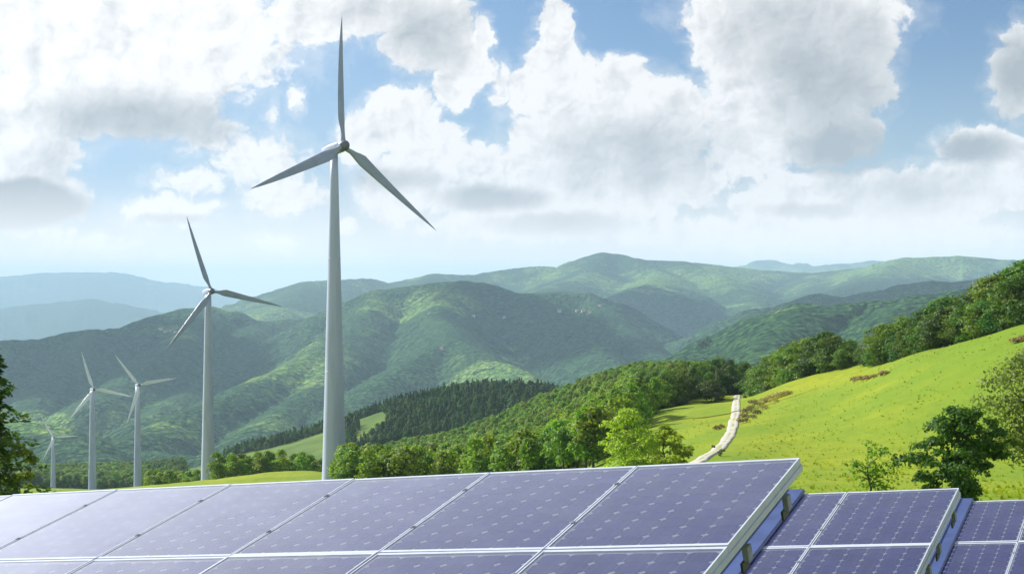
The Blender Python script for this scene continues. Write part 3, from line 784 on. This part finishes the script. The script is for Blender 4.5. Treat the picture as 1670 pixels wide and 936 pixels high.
for ci, (px, back, k) in enumerate(crest):
    lab = ('tall dark green tree of the meadow crest row, %s from the track' % ORD[bk.index(px)]) if ci < 25 else ('low leafy tree at the meadow edge under the crest row, %s from the track' % ORD[ft.index(px)])
    Y = float(np.interp(px, *YCR)) + back; q = gpt(px, Y)
    top = float(np.interp(px, *TOP)) + g.uniform(-2, 7)
    h = ((468-top)/F*Y - q.z)*(1 if back > 1.5 else g.uniform(.55, .92))
    tree('broadleaf_tree', q - Vector((0, 0, .45)), max(h, 4), crowns[3][[0, 2, 3, 1][k]], lab, 'tree', 'trees along the meadow crest', g.uniform(1.3, 1.65))

# ---- near trees and shrubs, each of its own kind
def near_tree(name, px, Y, h, wdt, nblob, nleaf, size, seed, mat, label, cat='tree', low=.12, limbs=9, kind='broad', tr=.07, rsc=.62, irr=.28):
    r = empty(name, gpt(px, Y)); tag(r, label, cat)
    if kind == 'conifer': me = conifer_proto(name + '_foliage', h, wdt, 7, nleaf, size, seed, .5, .42)
    else: me = broad_proto(name + '_foliage', h, wdt, nblob, nleaf, size, seed, low, None, .75, rsc, irr)
    me.materials.append(mat); link('crown', me, r)
    trunk_mb(h*.82, tr, seed, 0 if kind == 'conifer' else limbs, .22, .03).build('trunk', M['bark'], r, True)
    return r
def by_top(px, top, Y): return (468-top)/F*Y - gz(px, Y)
near_tree('young_oak_tree', 1566, 56, by_top(1566, 645, 56), 3.9, 90, 11000, .14, 51, M['leaf_mid'], 'young dark green leafy tree standing behind the second panel row on the right', low=.10, tr=.08)
near_tree('feathery_tree', 1682, 58, by_top(1682, 545, 58), 4.6, 120, 9500, .13, 77, M['leaf_olive'], 'feathery olive brown tree at the right edge of the meadow', low=.28, limbs=14, tr=.09)
near_tree('thin_shrub', 1418, 58, by_top(1418, 706, 58), 2.3, 40, 1000, .12, 63, M['leaf'], 'thin open shrub standing in the meadow behind the second panel row', 'shrub', low=.2, limbs=10, tr=.05)
near_tree('bright_leafy_tree', 1022, 132, by_top(1022, 655, 132), 5.8, 70, 7000, .24, 85, M['leaf_light'], 'bright yellow green leafy tree, the taller of two left of the track', low=.05, tr=.1)
near_tree('bright_leafy_tree', 1083, 136, by_top(1083, 686, 136), 6.2, 70, 7000, .24, 86, M['leaf_light'], 'low rounded bright green tree between the taller bright tree and the gravel track', low=.03, tr=.1)
near_tree('spruce_tree', -6, 62, by_top(-6, 560, 62), 3.7, 0, 3600, .20, 91, M['leaf_dark'], 'dark tree with layered branches at the left edge of the picture', kind='conifer', tr=.1)
near_tree('leafy_shrub', 16, 90, by_top(16, 700, 90), 3.2, 22, 3500, .2, 93, M['leaf'], 'olive green leafy shrub beside the dark tree at the left edge', 'shrub', low=.0)
near_tree('round_bush', 1160, 400, by_top(1160, 620, 400)+.2, 10.5, 26, 5000, .42, 95, M['leaf_olive'], 'rounded grey green bush at the top of the clearing left of the track', 'bush', low=.0, limbs=2, rsc=1.5, irr=.05)
near_tree('small_bush', 1222, 395, by_top(1222, 634, 395), 3.2, 8, 700, .4, 96, M['leaf'], 'small pale green bush right of the far end of the track', 'bush', low=.0, limbs=2, rsc=1.4, irr=.05)
near_tree('trackside_bush', 1176, y_at(1176, 744), 1.6, 2.8, 9, 600, .2, 97, M['leaf_olive'], 'thin brownish bush beside the near bend of the gravel track', 'bush', low=.0, limbs=3, tr=.03)
near_tree('solitary_tree', 405, 560, 7.0, 6.4, 14, 1600, .5, 98, M['leaf'], 'small round dark tree behind the grass strip between the two tallest turbines', low=.04)
# dry bracken banks
def bank(name, pts, label, n=900, hgt=.8, mat='dry'):
    cs_, rs = [], []
    g_ = random.Random(len(pts)); base = None
    for px, py in pts:
        Y = y_at(px, py); q = gpt(px, Y)
        if base is None: base = q
        cs_.append(q-base+Vector((0, 0, hgt*.35))); rs.append(hgt*g_.uniform(.8, 1.5))
    v, f = leaves([tuple(c) for c in cs_], rs, n, .3, 7+len(pts), .55)
    me = mesh(name, v, f); me.materials.append(M[mat]); o = link(name, me); o.location = base
    tag(o, label, 'undergrowth', None, 'stuff')
bank('dry_bracken', [(1395,622),(1405,621),(1415,619),(1425,617),(1435,614),(1443,612)], 'brown patch of dry bracken on the open meadow slope')
bank('dry_bracken', [(1238,664),(1244,658),(1250,656),(1256,652),(1264,650),(1272,648),(1280,646),(1286,644),(1262,658),(1245,668)], 'brown bank of dry bracken right of the track below the trees', 1500, 1.1)
bank('brown_hedge', [(1212,690),(1214,682),(1219,674),(1224,668),(1229,660),(1233,676),(1226,684)], 'dark brown hedge running beside the right edge of the track', 1400, 1.1)
bank('dry_bracken', [(1668,556),(1660,559),(1655,560)], 'small brown patch of bracken on the upper meadow at the right edge', 500, .8)
bank('brown_hedge', [(1170,700),(1176,698)], 'small dark tuft in the grass left of the track', 200, .5)

# tussocks of grass on the meadow
tv_ = []; tf_ = []
gg = np.random.default_rng(5)
tus = bpy.data.collections.new('tussock_kinds')
for k in range(3):
    n = 46; a = gg.random(n)*6.28; r0 = gg.random(n)*.18; L = .22+.3*gg.random(n); ln = .10+.2*gg.random(n)
    b0 = np.stack([np.cos(a)*r0, np.sin(a)*r0, np.zeros(n)-.05], 1); sd_ = np.stack([-np.sin(a), np.cos(a), np.zeros(n)], 1)*.035
    tp = b0 + np.stack([np.cos(a)*ln, np.sin(a)*ln, L], 1)
    v = np.stack([b0-sd_, b0+sd_, tp], 1).reshape(-1, 3); me = mesh('tussock', v, np.arange(n*3).reshape(-1, 3)); me.materials.append(M['grass'])
    tus.objects.link(bpy.data.objects.new('tussock_kind_%d' % k, me))
pts = []
while len(pts) < 4000:
    n = 20000; Y = np.exp(gg.uniform(math.log(75), math.log(300), n)); px = gg.uniform(980, 1760, n)
    X = (px-835)/F*Y
    keep = (Y < np.interp(px, [980,1215,1300,1400,1500,1670,1760], [380,430,335,300,262,224,215])+4)
    dens_ = fbm(X/9, Y/14, 3) > gg.uniform(-1.2, .6, n)
    on = np.zeros(n, bool)
    for c in fine_[::3]: on |= np.hypot(X-c.x, Y-c.y) < 3.4
    keep &= dens_ & ~on
    z, _ = land(px[keep], Y[keep]); pts += list(zip(X[keep], Y[keep], z))
pts = np.array(pts[:4000], np.float32)
tm = bpy.data.meshes.new('grass'); tm.vertices.add(len(pts)); tm.vertices.foreach_set('co', pts.ravel())
a1 = tm.attributes.new('kind_index', 'INT', 'POINT'); a1.data.foreach_set('value', gg.integers(0, 3, len(pts)).astype(np.int32))
a2 = tm.attributes.new('size', 'FLOAT', 'POINT'); a2.data.foreach_set('value', (.22+.4*gg.random(len(pts))**2).astype(np.float32))
a3 = tm.attributes.new('turn', 'FLOAT', 'POINT'); a3.data.foreach_set('value', gg.uniform(0, 6.28, len(pts)).astype(np.float32))
to = link('grass', tm); tag(to, 'tussocks of bright green grass growing over the sunlit meadow', 'grass', None, 'stuff'); instancer(to, tus)

# two wooden poles
for px, Y, top, lab in ((1063, 380, 640, 'brown wooden pole standing at the left edge of the clearing'), (1168, 415, 603, 'thin wooden pole behind the rounded bush at the top of the clearing')):
    q = gpt(px, Y); h = (468-top)/F*Y - q.z
    mb = MB().tube([(0, 0, -.5), (0.03, 0, h*.5), (0, 0, h)], [.17, .15, .12], 8)
    r = empty('wooden_pole', q); tag(r, lab, 'pole'); mb.build('post', M['wood'], r, True)
    MB().box((0, 0, h*.9), (1.1, .12, .14)).build('crossarm', M['wood'], r)

# ------------------------------------------------------------------ wind turbines
def rot_basis(yaw, tilt):
    n = Vector((math.sin(R(yaw))*math.cos(R(tilt)), -math.cos(R(yaw))*math.cos(R(tilt)), math.sin(R(tilt))))  # rotor faces this way
    side = n.cross(Vector((0, 0, 1))).normalized()*-1; up = side.cross(n)*-1
    if up.z < 0: up = -up
    return n, side, up
def turbine(px, hub_py, Y, Rr, yaw, tilt, phase, label, tow=(3.7, 1.9), det=28):
    hub = at(px, hub_py, Y); nrm, side, up = rot_basis(yaw, tilt)
    over = Rr*.100
    flat = Vector((nrm.x, nrm.y, 0)).normalized()
    tx = hub - flat*over                                   # tower axis
    gzv = gxy(tx.x, tx.y)
    r = empty('wind_turbine', (tx.x, tx.y, gzv)); tag(r, label, 'wind turbine', 'wind turbines')
    O = Vector((tx.x, tx.y, gzv)); H = hub.z - gzv - Rr*.045
    rb, rt = tow
    # tower in three flanged sections, slightly conical
    mb = MB(); hs = [-1.5, 0, .0]; rings = []
    prof = [(-1.5, rb*1.02)] + [(H*t, rb + (rt-rb)*(t**.92)) for t in np.linspace(0, 1, 13)]
    for z, q in prof: rings.append([Vector((math.cos(a)*q, math.sin(a)*q, z)) for a in [2*math.pi*i/det for i in range(det)]])
    mb.loft(rings); mb.build('tower', M['tower'], r, True)
    mbf = MB()
    for t in (.34, .68):
        q = rb + (rt-rb)*(t**.92) + .03
        mbf = MB().loft([[Vector((math.cos(a)*(q+e), math.sin(a)*(q+e), H*t+dz)) for a in [2*math.pi*i/det for i in range(det)]] for dz, e in ((-.12, 0), (-.08, .03), (.08, .03), (.12, 0))])
        mbf.build('flange', M['tower'], r, True)
    MB().loft([[Vector((math.cos(a)*q, math.sin(a)*q, z)) for a in [2*math.pi*i/det for i in range(det)]] for z, q in ((-1.2, rb*1.6), (.25, rb*1.5), (.35, rb*1.4))]).build('foundation', M['backsheet'], r)
    # nacelle: rounded box along the rotor axis
    c = hub - O; s = Rr
    ax = (nrm, side, up); rings = []
    for d, wv_, hv, dz in ((-.175,.018,.020,.004),(-.170,.030,.032,.004),(-.10,.036,.038,.003),(-.0,.037,.037,0),(.03,.030,.032,0),(.040,.022,.022,0)):
        ring = []
        for i in range(20):
            a = 2*math.pi*i/20; ca, sa = math.cos(a), math.sin(a); e = .42
            x_ = math.copysign(abs(ca)**e, ca)*wv_*s; y_ = math.copysign(abs(sa)**e, sa)*hv*s
            ring.append(c + nrm*(d-.035)*s + side*x_ + up*(y_ + dz*s))
        rings.append(ring)
    MB().loft(rings).build('nacelle', M['nacelle'], r, True)
    # spinner
    rings = []
    for d, q in ((-.030,.036),(-.01,.040),(.018,.039),(.035,.031),(.048,.018),(.053,.004)):
        rings.append([c + nrm*d*s + side*math.cos(a)*q*s + up*math.sin(a)*q*s for a in [2*math.pi*i/20 for i in range(20)]])
    hb = MB().loft(rings).build('hub', M['hub'], r, True)
    for k in range(3):
        th = R(phase + 120*k)
        rd = up*math.cos(th) + side*math.sin(th); tg = nrm.cross(rd).normalized()
        rings = []
        for t in (0.02,.05,.075,.11,.15,.19,.24,.32,.42,.52,.62,.72,.82,.90,.955,.985,1.0):
            if t < .07: ch, th_ = .036, .036
            elif t < .2: q = (t-.07)/.13; q = q*q*(3-2*q); ch = .036+.052*q; th_ = .036-.016*q
            else: q = (t-.2)/.8; ch = .082*(1-q)**1.0*.83+.017*(1-q**6)+.002; th_ = max(ch*(.19-.07*q), .0012)
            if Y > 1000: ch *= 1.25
            tw = R(22*(1-t)**2.0 + 4) * (0 if t < .06 else 1)
            bend = .035*t*t*s                               # blades lean back from the tower
            cdir = tg*math.cos(tw) + nrm*math.sin(tw); ndir = nrm*math.cos(tw) - tg*math.sin(tw)
            off = 0 if t < .07 else (ch*.20)
            ctr = c + rd*t*s + nrm*bend
            ring = []
            for i in range(16):
                a = 2*math.pi*i/16; xx = math.cos(a)*.5; yy = math.sin(a)*.5
                sharp = 1 if t < .07 else (.55+.45*math.cos(a)*-1 if xx > 0 else 1)
                ring.append(ctr + cdir*(xx*ch - (-off if t >= .07 else 0))*s + ndir*yy*th_*s*(sharp if t >= .07 else 1))
            rings.append(ring)
        MB().loft(rings).build('blade', M['blade'] if Y < 1000 else M['brightened_blade'], r, True)
    return r
turbine(560, 238, 350, 31.9, 48, 12, 8, 'tallest and nearest white wind turbine with three blades standing in front of the clouds', (2.9, 0.85), 40)
turbine(345, 475, 623, 32.4, 36, 6, -18, 'second largest white wind turbine whose hub stands at the mountain skyline', (3.1, 1.25), 32)
turbine(153, 635, 1233, 32.4, 36, 6, -17, 'smaller wind turbine left of its twin of equal height in front of the dark mountain', (3.3, 1.8), 24)
turbine(227, 628, 1240, 32.4, 36, 6, -38, 'smaller wind turbine right of its twin, with one blade pointing right and up', (3.3, 1.8), 24)
turbine(88, 713, 1250, 20, 36, 6, -30, 'smallest and most distant wind turbine beside the dark tree at the left edge', (2.2, 1.1), 20)

# ------------------------------------------------------------------ solar arrays
U = Vector((0.41727416, 0.88612555, 0.20165266)); RR = Vector((0.89207635, -0.44174182, 0.09520482)); NN = RR.cross(U)
PW, PH, GAP = 1.0, 1.415, 0.010
FX, FU, TH = 0.008, 0.028, 0.040
rowframe = Matrix((( RR.x, U.x, NN.x), (RR.y, U.y, NN.y), (RR.z, U.z, NN.z))).to_4x4()
def panel_frame_mesh():
    mb = MB(); w2 = PW-GAP; h2 = PH-GAP
    # panel local: x 0..w, y 0..h, top of frame at z 0
    mb.box((FX/2, h2/2, -TH/2), (FX, h2, TH)); mb.box((w2-FX/2, h2/2, -TH/2), (FX, h2, TH))
    mb.box((w2/2, FU/2, -TH/2-.001), (w2-2*FX, FU, TH)); mb.box((w2/2, h2-FU/2, -TH/2-.001), (w2-2*FX, FU, TH))
    return mb.mesh('frame')
frame_me = panel_frame_mesh(); frame_me.materials.append(M['alu'])
back_me = MB().box((PW/2-GAP/2, PH/2-GAP/2, -.0155), (PW-GAP-2*FX-.001, PH-GAP-2*FU-.001, .006)).mesh('backsheet'); back_me.materials.append(M['backsheet'])
glass_me = mesh('cover_glass', [(FX, FU, -.004), (PW-GAP-FX, FU, -.004), (PW-GAP-FX, PH-GAP-FU, -.004), (FX, PH-GAP-FU, -.004)], [[0, 1, 2, 3]]); glass_me.materials.append(M['glass'])
cw = (PW-GAP-2*FX-.024)/6; chh = (PH-GAP-2*FU-.04)/10
def cell_me():
    a, b, cc = cw/2-.0030, chh/2-.0028, .0205
    o = [(-a+cc, -b), (a-cc, -b), (a, -b+cc), (a, b-cc), (a-cc, b), (-a+cc, b), (-a, b-cc), (-a, -b+cc)]
    v = [(x, y, 0) for x, y in o] + [(x, y, -.002) for x, y in o]
    f = [list(range(8)), list(range(15, 7, -1))] + [[i, i+8, (i+1) % 8+8, (i+1) % 8] for i in range(8)]
    me = mesh('cell', v, f); uv = me.uv_layers.new(name='UVMap')
    for lp in me.loops: uv.data[lp.index].uv = (v[lp.vertex_index][0], v[lp.vertex_index][1])
    return me
def cells_joined(pts_):
    v0 = [tuple(x.co) for x in cellm.vertices]; f0 = [tuple(p.vertices) for p in cellm.polygons]; V_ = []; F_ = []
    for p in pts_:
        b = len(V_); V_ += [tuple(Vector(q)+p) for q in v0]; F_ += [[b+i for i in q] for q in f0]
    me = mesh('cells', V_, F_); uv = me.uv_layers.new(name='UVMap'); n0 = len(v0)
    for lp in me.loops: q = v0[lp.vertex_index % n0]; uv.data[lp.index].uv = (q[0], q[1])
    me.materials.append(M['cell']); return me
cellm = cell_me(); cellm.materials.append(M['cell'])
def array(corner, ncol0, ncol1, label, cells_rows=2, side_rail=True):
    """corner: top right corner; columns from ncol0 (left, negative) to ncol1"""
    base = corner - U*PH*1.0 - Vector((0, 0, 0))
    r = empty('solar_array', (0, 0, 0)); tag(r, label, 'solar panels', 'solar arrays')
    r.matrix_world = Matrix.Translation(corner) @ rowframe
    todo = []
    for j in range(cells_rows):
        for i in range(ncol0, ncol1):
            x0 = i*PW; y0 = -(j+1)*PH
            fr = bpy.data.objects.new('solar_panel', frame_me); C.objects.link(fr); fr.parent = r; fr.location = (x0+random.uniform(-.001, .001), y0, random.uniform(-.002, .002))
            fr.rotation_euler = (random.uniform(-.002, .002), random.uniform(-.002, .002), 0)
            b = bpy.data.objects.new('backsheet', back_me); C.objects.link(b); b.parent = fr
            gl = bpy.data.objects.new('cover_glass', glass_me); C.objects.link(gl); gl.parent = fr
            for cyi in range(10):
                for cxi in range(6):
                    lx = FX+.012+(cxi+.5)*cw; ly = FU+.02+(cyi+.5)*chh
                    wp = r.matrix_world @ Vector((x0+lx, y0+ly, 0))
                    q = 835+F*wp.x/wp.y; qy = 468-F*wp.z/wp.y
                    if qy > 965 or q < -40 or q > 1715: continue
                    todo.append((wp.length, fr, Vector((lx, ly, -.009)), fr.matrix_basis @ Vector((lx, ly, -.009))))
    todo.sort(key=lambda q: q[0])
    for dd_, fr, lp, ap in todo[:300]:
        co = bpy.data.objects.new('cell', cellm); C.objects.link(co); co.parent = fr; co.location = lp
    if todo[300:]:
        o_ = link('cells', cells_joined([q[3] for q in todo[300:]]), r); o_['kind'] = 'stuff'
    x0, x1 = ncol0*PW, ncol1*PW; L = x1-x0; HH = PH*cells_rows
    # rails across under the panels, visible where they stick out on the right
    for v in (-.36, -1.14, -1.62, -2.45):
        MB().box((x0+L/2-.035, v*1.0, -TH-.030), (L-.05, .045, .055)).build('rail', M['alu'], r)
        MB().box((x1-.015, v, -TH-.105), (.03, .07, .075)).build('end_clamp', M['steel'], r)
        MB().box((x1-.03, v-.02, -TH-.16), (.012, .11, .05)).build('bracket', M['black'], r)
    # side beam following the slope, just under the frames
    MB().box((x1-.010, -HH/2, -TH-.017), (.016, HH-.02, .032)).build('side_beam', M['alu'], r)
    # seam clamps
    for i in range(ncol0+1, ncol1):
        for v in (-.36, -1.02, -1.78):
            MB().box((i*PW-GAP/2, v, .003), (.018, .030, .006)).box((i*PW-GAP/2, v, .006), (.008, .010, .006)).build('middle_clamp', M['steel'], r)
    # long beams and posts down to the ground
    inv = rowframe.inverted()
    for v in (-.45, -HH+.45):
        MB().box((x0+L/2, v, -TH-.115), (L-.3, .07, .11)).build('beam', M['steel'], r)
        k = x0+.6
        while k < x1-.3:
            p = r.matrix_world @ Vector((k, v, -TH-.16)); gzz = gxy(p.x, p.y)
            lo = r.matrix_world.inverted() @ Vector((p.x, p.y, gzz-.3)); hi = Vector((k, v, -TH-.12))
            MB().tube([lo, hi], .04, 8).build('post', M['steel'], r, True)
            k += 2.4
    return r
A1 = at(1308, 745, 8.64)
array(A1, -8, 0, 'large front row of framed solar panels running from the left edge to the middle right')
A2 = at(1566, 794, 13.38)
array(A2, -3, 0, 'second row of solar panels, smaller, between the front row and the last row')
A3 = at(1670, 814, 17.96) + RR*0.10
array(A3, -1, 3, 'third and farthest row of solar panels at the bottom right corner')
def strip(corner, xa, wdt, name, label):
    """blue strip standing in for the shade and reflection along the left of a row"""
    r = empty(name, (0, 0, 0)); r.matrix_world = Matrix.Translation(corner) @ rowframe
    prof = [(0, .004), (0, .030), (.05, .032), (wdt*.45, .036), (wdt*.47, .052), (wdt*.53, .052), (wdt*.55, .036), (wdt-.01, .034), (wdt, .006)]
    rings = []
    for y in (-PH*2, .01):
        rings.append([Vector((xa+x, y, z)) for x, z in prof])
    MB().loft(rings).build('sheet', M['sheet'], r); tag(r, label, 'added strip')  # added strip standing in for shade and reflection, no sheet metal
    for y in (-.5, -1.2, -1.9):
        MB().box((xa+.07, y, .040), (.05, .05, .012)).build('added_plate', M['steel'], r)  # plates added to dress the stand-in strip
strip(A2, -1.74, .34, 'shade_band_strip', 'added blue strip for the shade and reflection of the front row on the second row of panels')
strip(A3, -.98, .30, 'shade_band_strip', 'added blue strip for the shade band between the second row and third row of panels')

# ------------------------------------------------------------------ far houses on the mountain sides
def house(px, py, s, label, grp):
    Ys = np.exp(np.linspace(math.log(2300), math.log(13000), 1500)); z, _ = land(np.full(1500, float(px)), Ys)
    q = 468-F*z/Ys; k = np.argmax(q <= py)
    if q[k] > py: return
    Y = float(Ys[k]); o = Vector(((px-835)/F*Y, Y, float(z[k])))
    r = empty('village_house', o, random.uniform(-.6, .6)); tag(r, label, 'house', grp)
    s *= .72; w_, d_, h_ = s*1.5, s, s*.7
    MB().box((0, 0, h_/2-2), (w_, d_, h_+4)).build('wall', M['wall'], r)
    v = [(-w_*.54, -d_*.58, h_), (w_*.54, -d_*.58, h_), (w_*.54, d_*.58, h_), (-w_*.54, d_*.58, h_), (-w_*.54, 0, h_*1.5), (w_*.54, 0, h_*1.5)]
    link('roof', mesh('roof', v, [[0, 1, 5, 4], [2, 3, 4, 5], [0, 4, 3], [1, 2, 5], [3, 2, 1, 0]]), r, M['roof'])
for hi_, (px, py, s) in enumerate(((700,513,10),(720,570,11),(772,517,11),(822,520,12),(912,509,15),(941,508,12),(951,509,13),(962,511,12),(978,500,11))):
    house(px, py, s, 'pale speck of a house on the middle mountain, %s from the left' % ORD[hi_], 'houses on the middle mountain')
for hi_, (px, py, s) in enumerate(((262,540,14),(270,542,16),(279,540,13),(286,543,12))):
    house(px, py, s, 'pale house in the small hamlet on the left mountain, %s from the left' % ORD[hi_], 'houses of the left hamlet')

# ------------------------------------------------------------------ unseen clouds placed to lay shade on the mountains
def unseen_cloudmat():
    m, t = newmat('unseen_cloud_white'); b = t.node('ShaderNodeBsdfPrincipled'); o = t.node('ShaderNodeOutputMaterial'); t.l.new(b.outputs[0], o.inputs[0])
    tcn = t.node('ShaderNodeTexCoord'); nz = t.noise(tcn.outputs['Object'], 0.01, 5)
    t.l.new(t.mix(nz, (0.86, 0.87, 0.88), (0.94, 0.94, 0.94)), b.inputs['Base Color']); b.inputs['Roughness'].default_value = 1
    return m
M['cloud'] = unseen_cloudmat()
def shade_cloud(px, py, Yt, rx, ry, alt, seed, label):
    """an unseen cumulus placed so its shade falls on the slope seen at (px, py), Yt away"""
    t = at(px, py, Yt); k = (0.42*Yt - t.z)/(sd.z - 0.42*sd.y); c = t + sd*k
    g_ = random.Random(seed); bm = bmesh.new()
    for i in range(9):
        a = g_.uniform(0, 6.28); q = math.sqrt(g_.random())*.75
        s = g_.uniform(.35, .6)
        mt = Matrix.Translation((math.cos(a)*q*rx, math.sin(a)*q*ry, g_.uniform(0, 60))) @ Matrix.Diagonal((rx*s, ry*s, 90*s+50, 1))
        bmesh.ops.create_icosphere(bm, subdivisions=3, radius=1, matrix=mt)
    for v in bm.verts:
        n_ = float(fbm(np.array([v.co.x/230+seed]), np.array([v.co.y/230+v.co.z/150]), 3)[0])
        v.co.xy *= 1 + n_*.3; v.co.z += n_*60
    me = bpy.data.meshes.new('cloud'); bm.to_mesh(me); bm.free(); me.polygons.foreach_set('use_smooth', np.ones(len(me.polygons), dtype=bool))
    o = link('cloud', me, None, M['cloud']); o.location = c; tag(o, kind='structure')  # unseen cloud, added only for its shade on the slope
CLOUDS = [(100,620,5600,700,900,1),(290,600,5600,400,460,2),(900,550,5900,380,480,3),(1090,520,8400,700,500,4),(1440,478,6000,800,330,5),(1180,555,6500,350,350,9)]
for px, py, Yt, rx, ry, seed in CLOUDS: shade_cloud(px, py, Yt, rx, ry, 1500, seed, '')

# ------------------------------------------------------------------ the air
hz_b, hz_t = -1400, 500
mb = MB().box((0, 21000, (hz_b+hz_t)/2), (130000, 46000, hz_t-hz_b))
m, t = newmat('haze_air'); pv = t.node('ShaderNodeVolumePrincipled'); o = t.node('ShaderNodeOutputMaterial'); t.l.new(pv.outputs[0], o.inputs['Volume'])
pv.inputs['Color'].default_value = (0.57, 0.79, 1.0, 1); pv.inputs['Density'].default_value = 4.7e-5; pv.inputs['Anisotropy'].default_value = 0.0
ho_ = mb.build('haze', m); tag(ho_, 'pale blue haze filling the valley air between the camera and the mountains', 'haze', None, 'stuff')
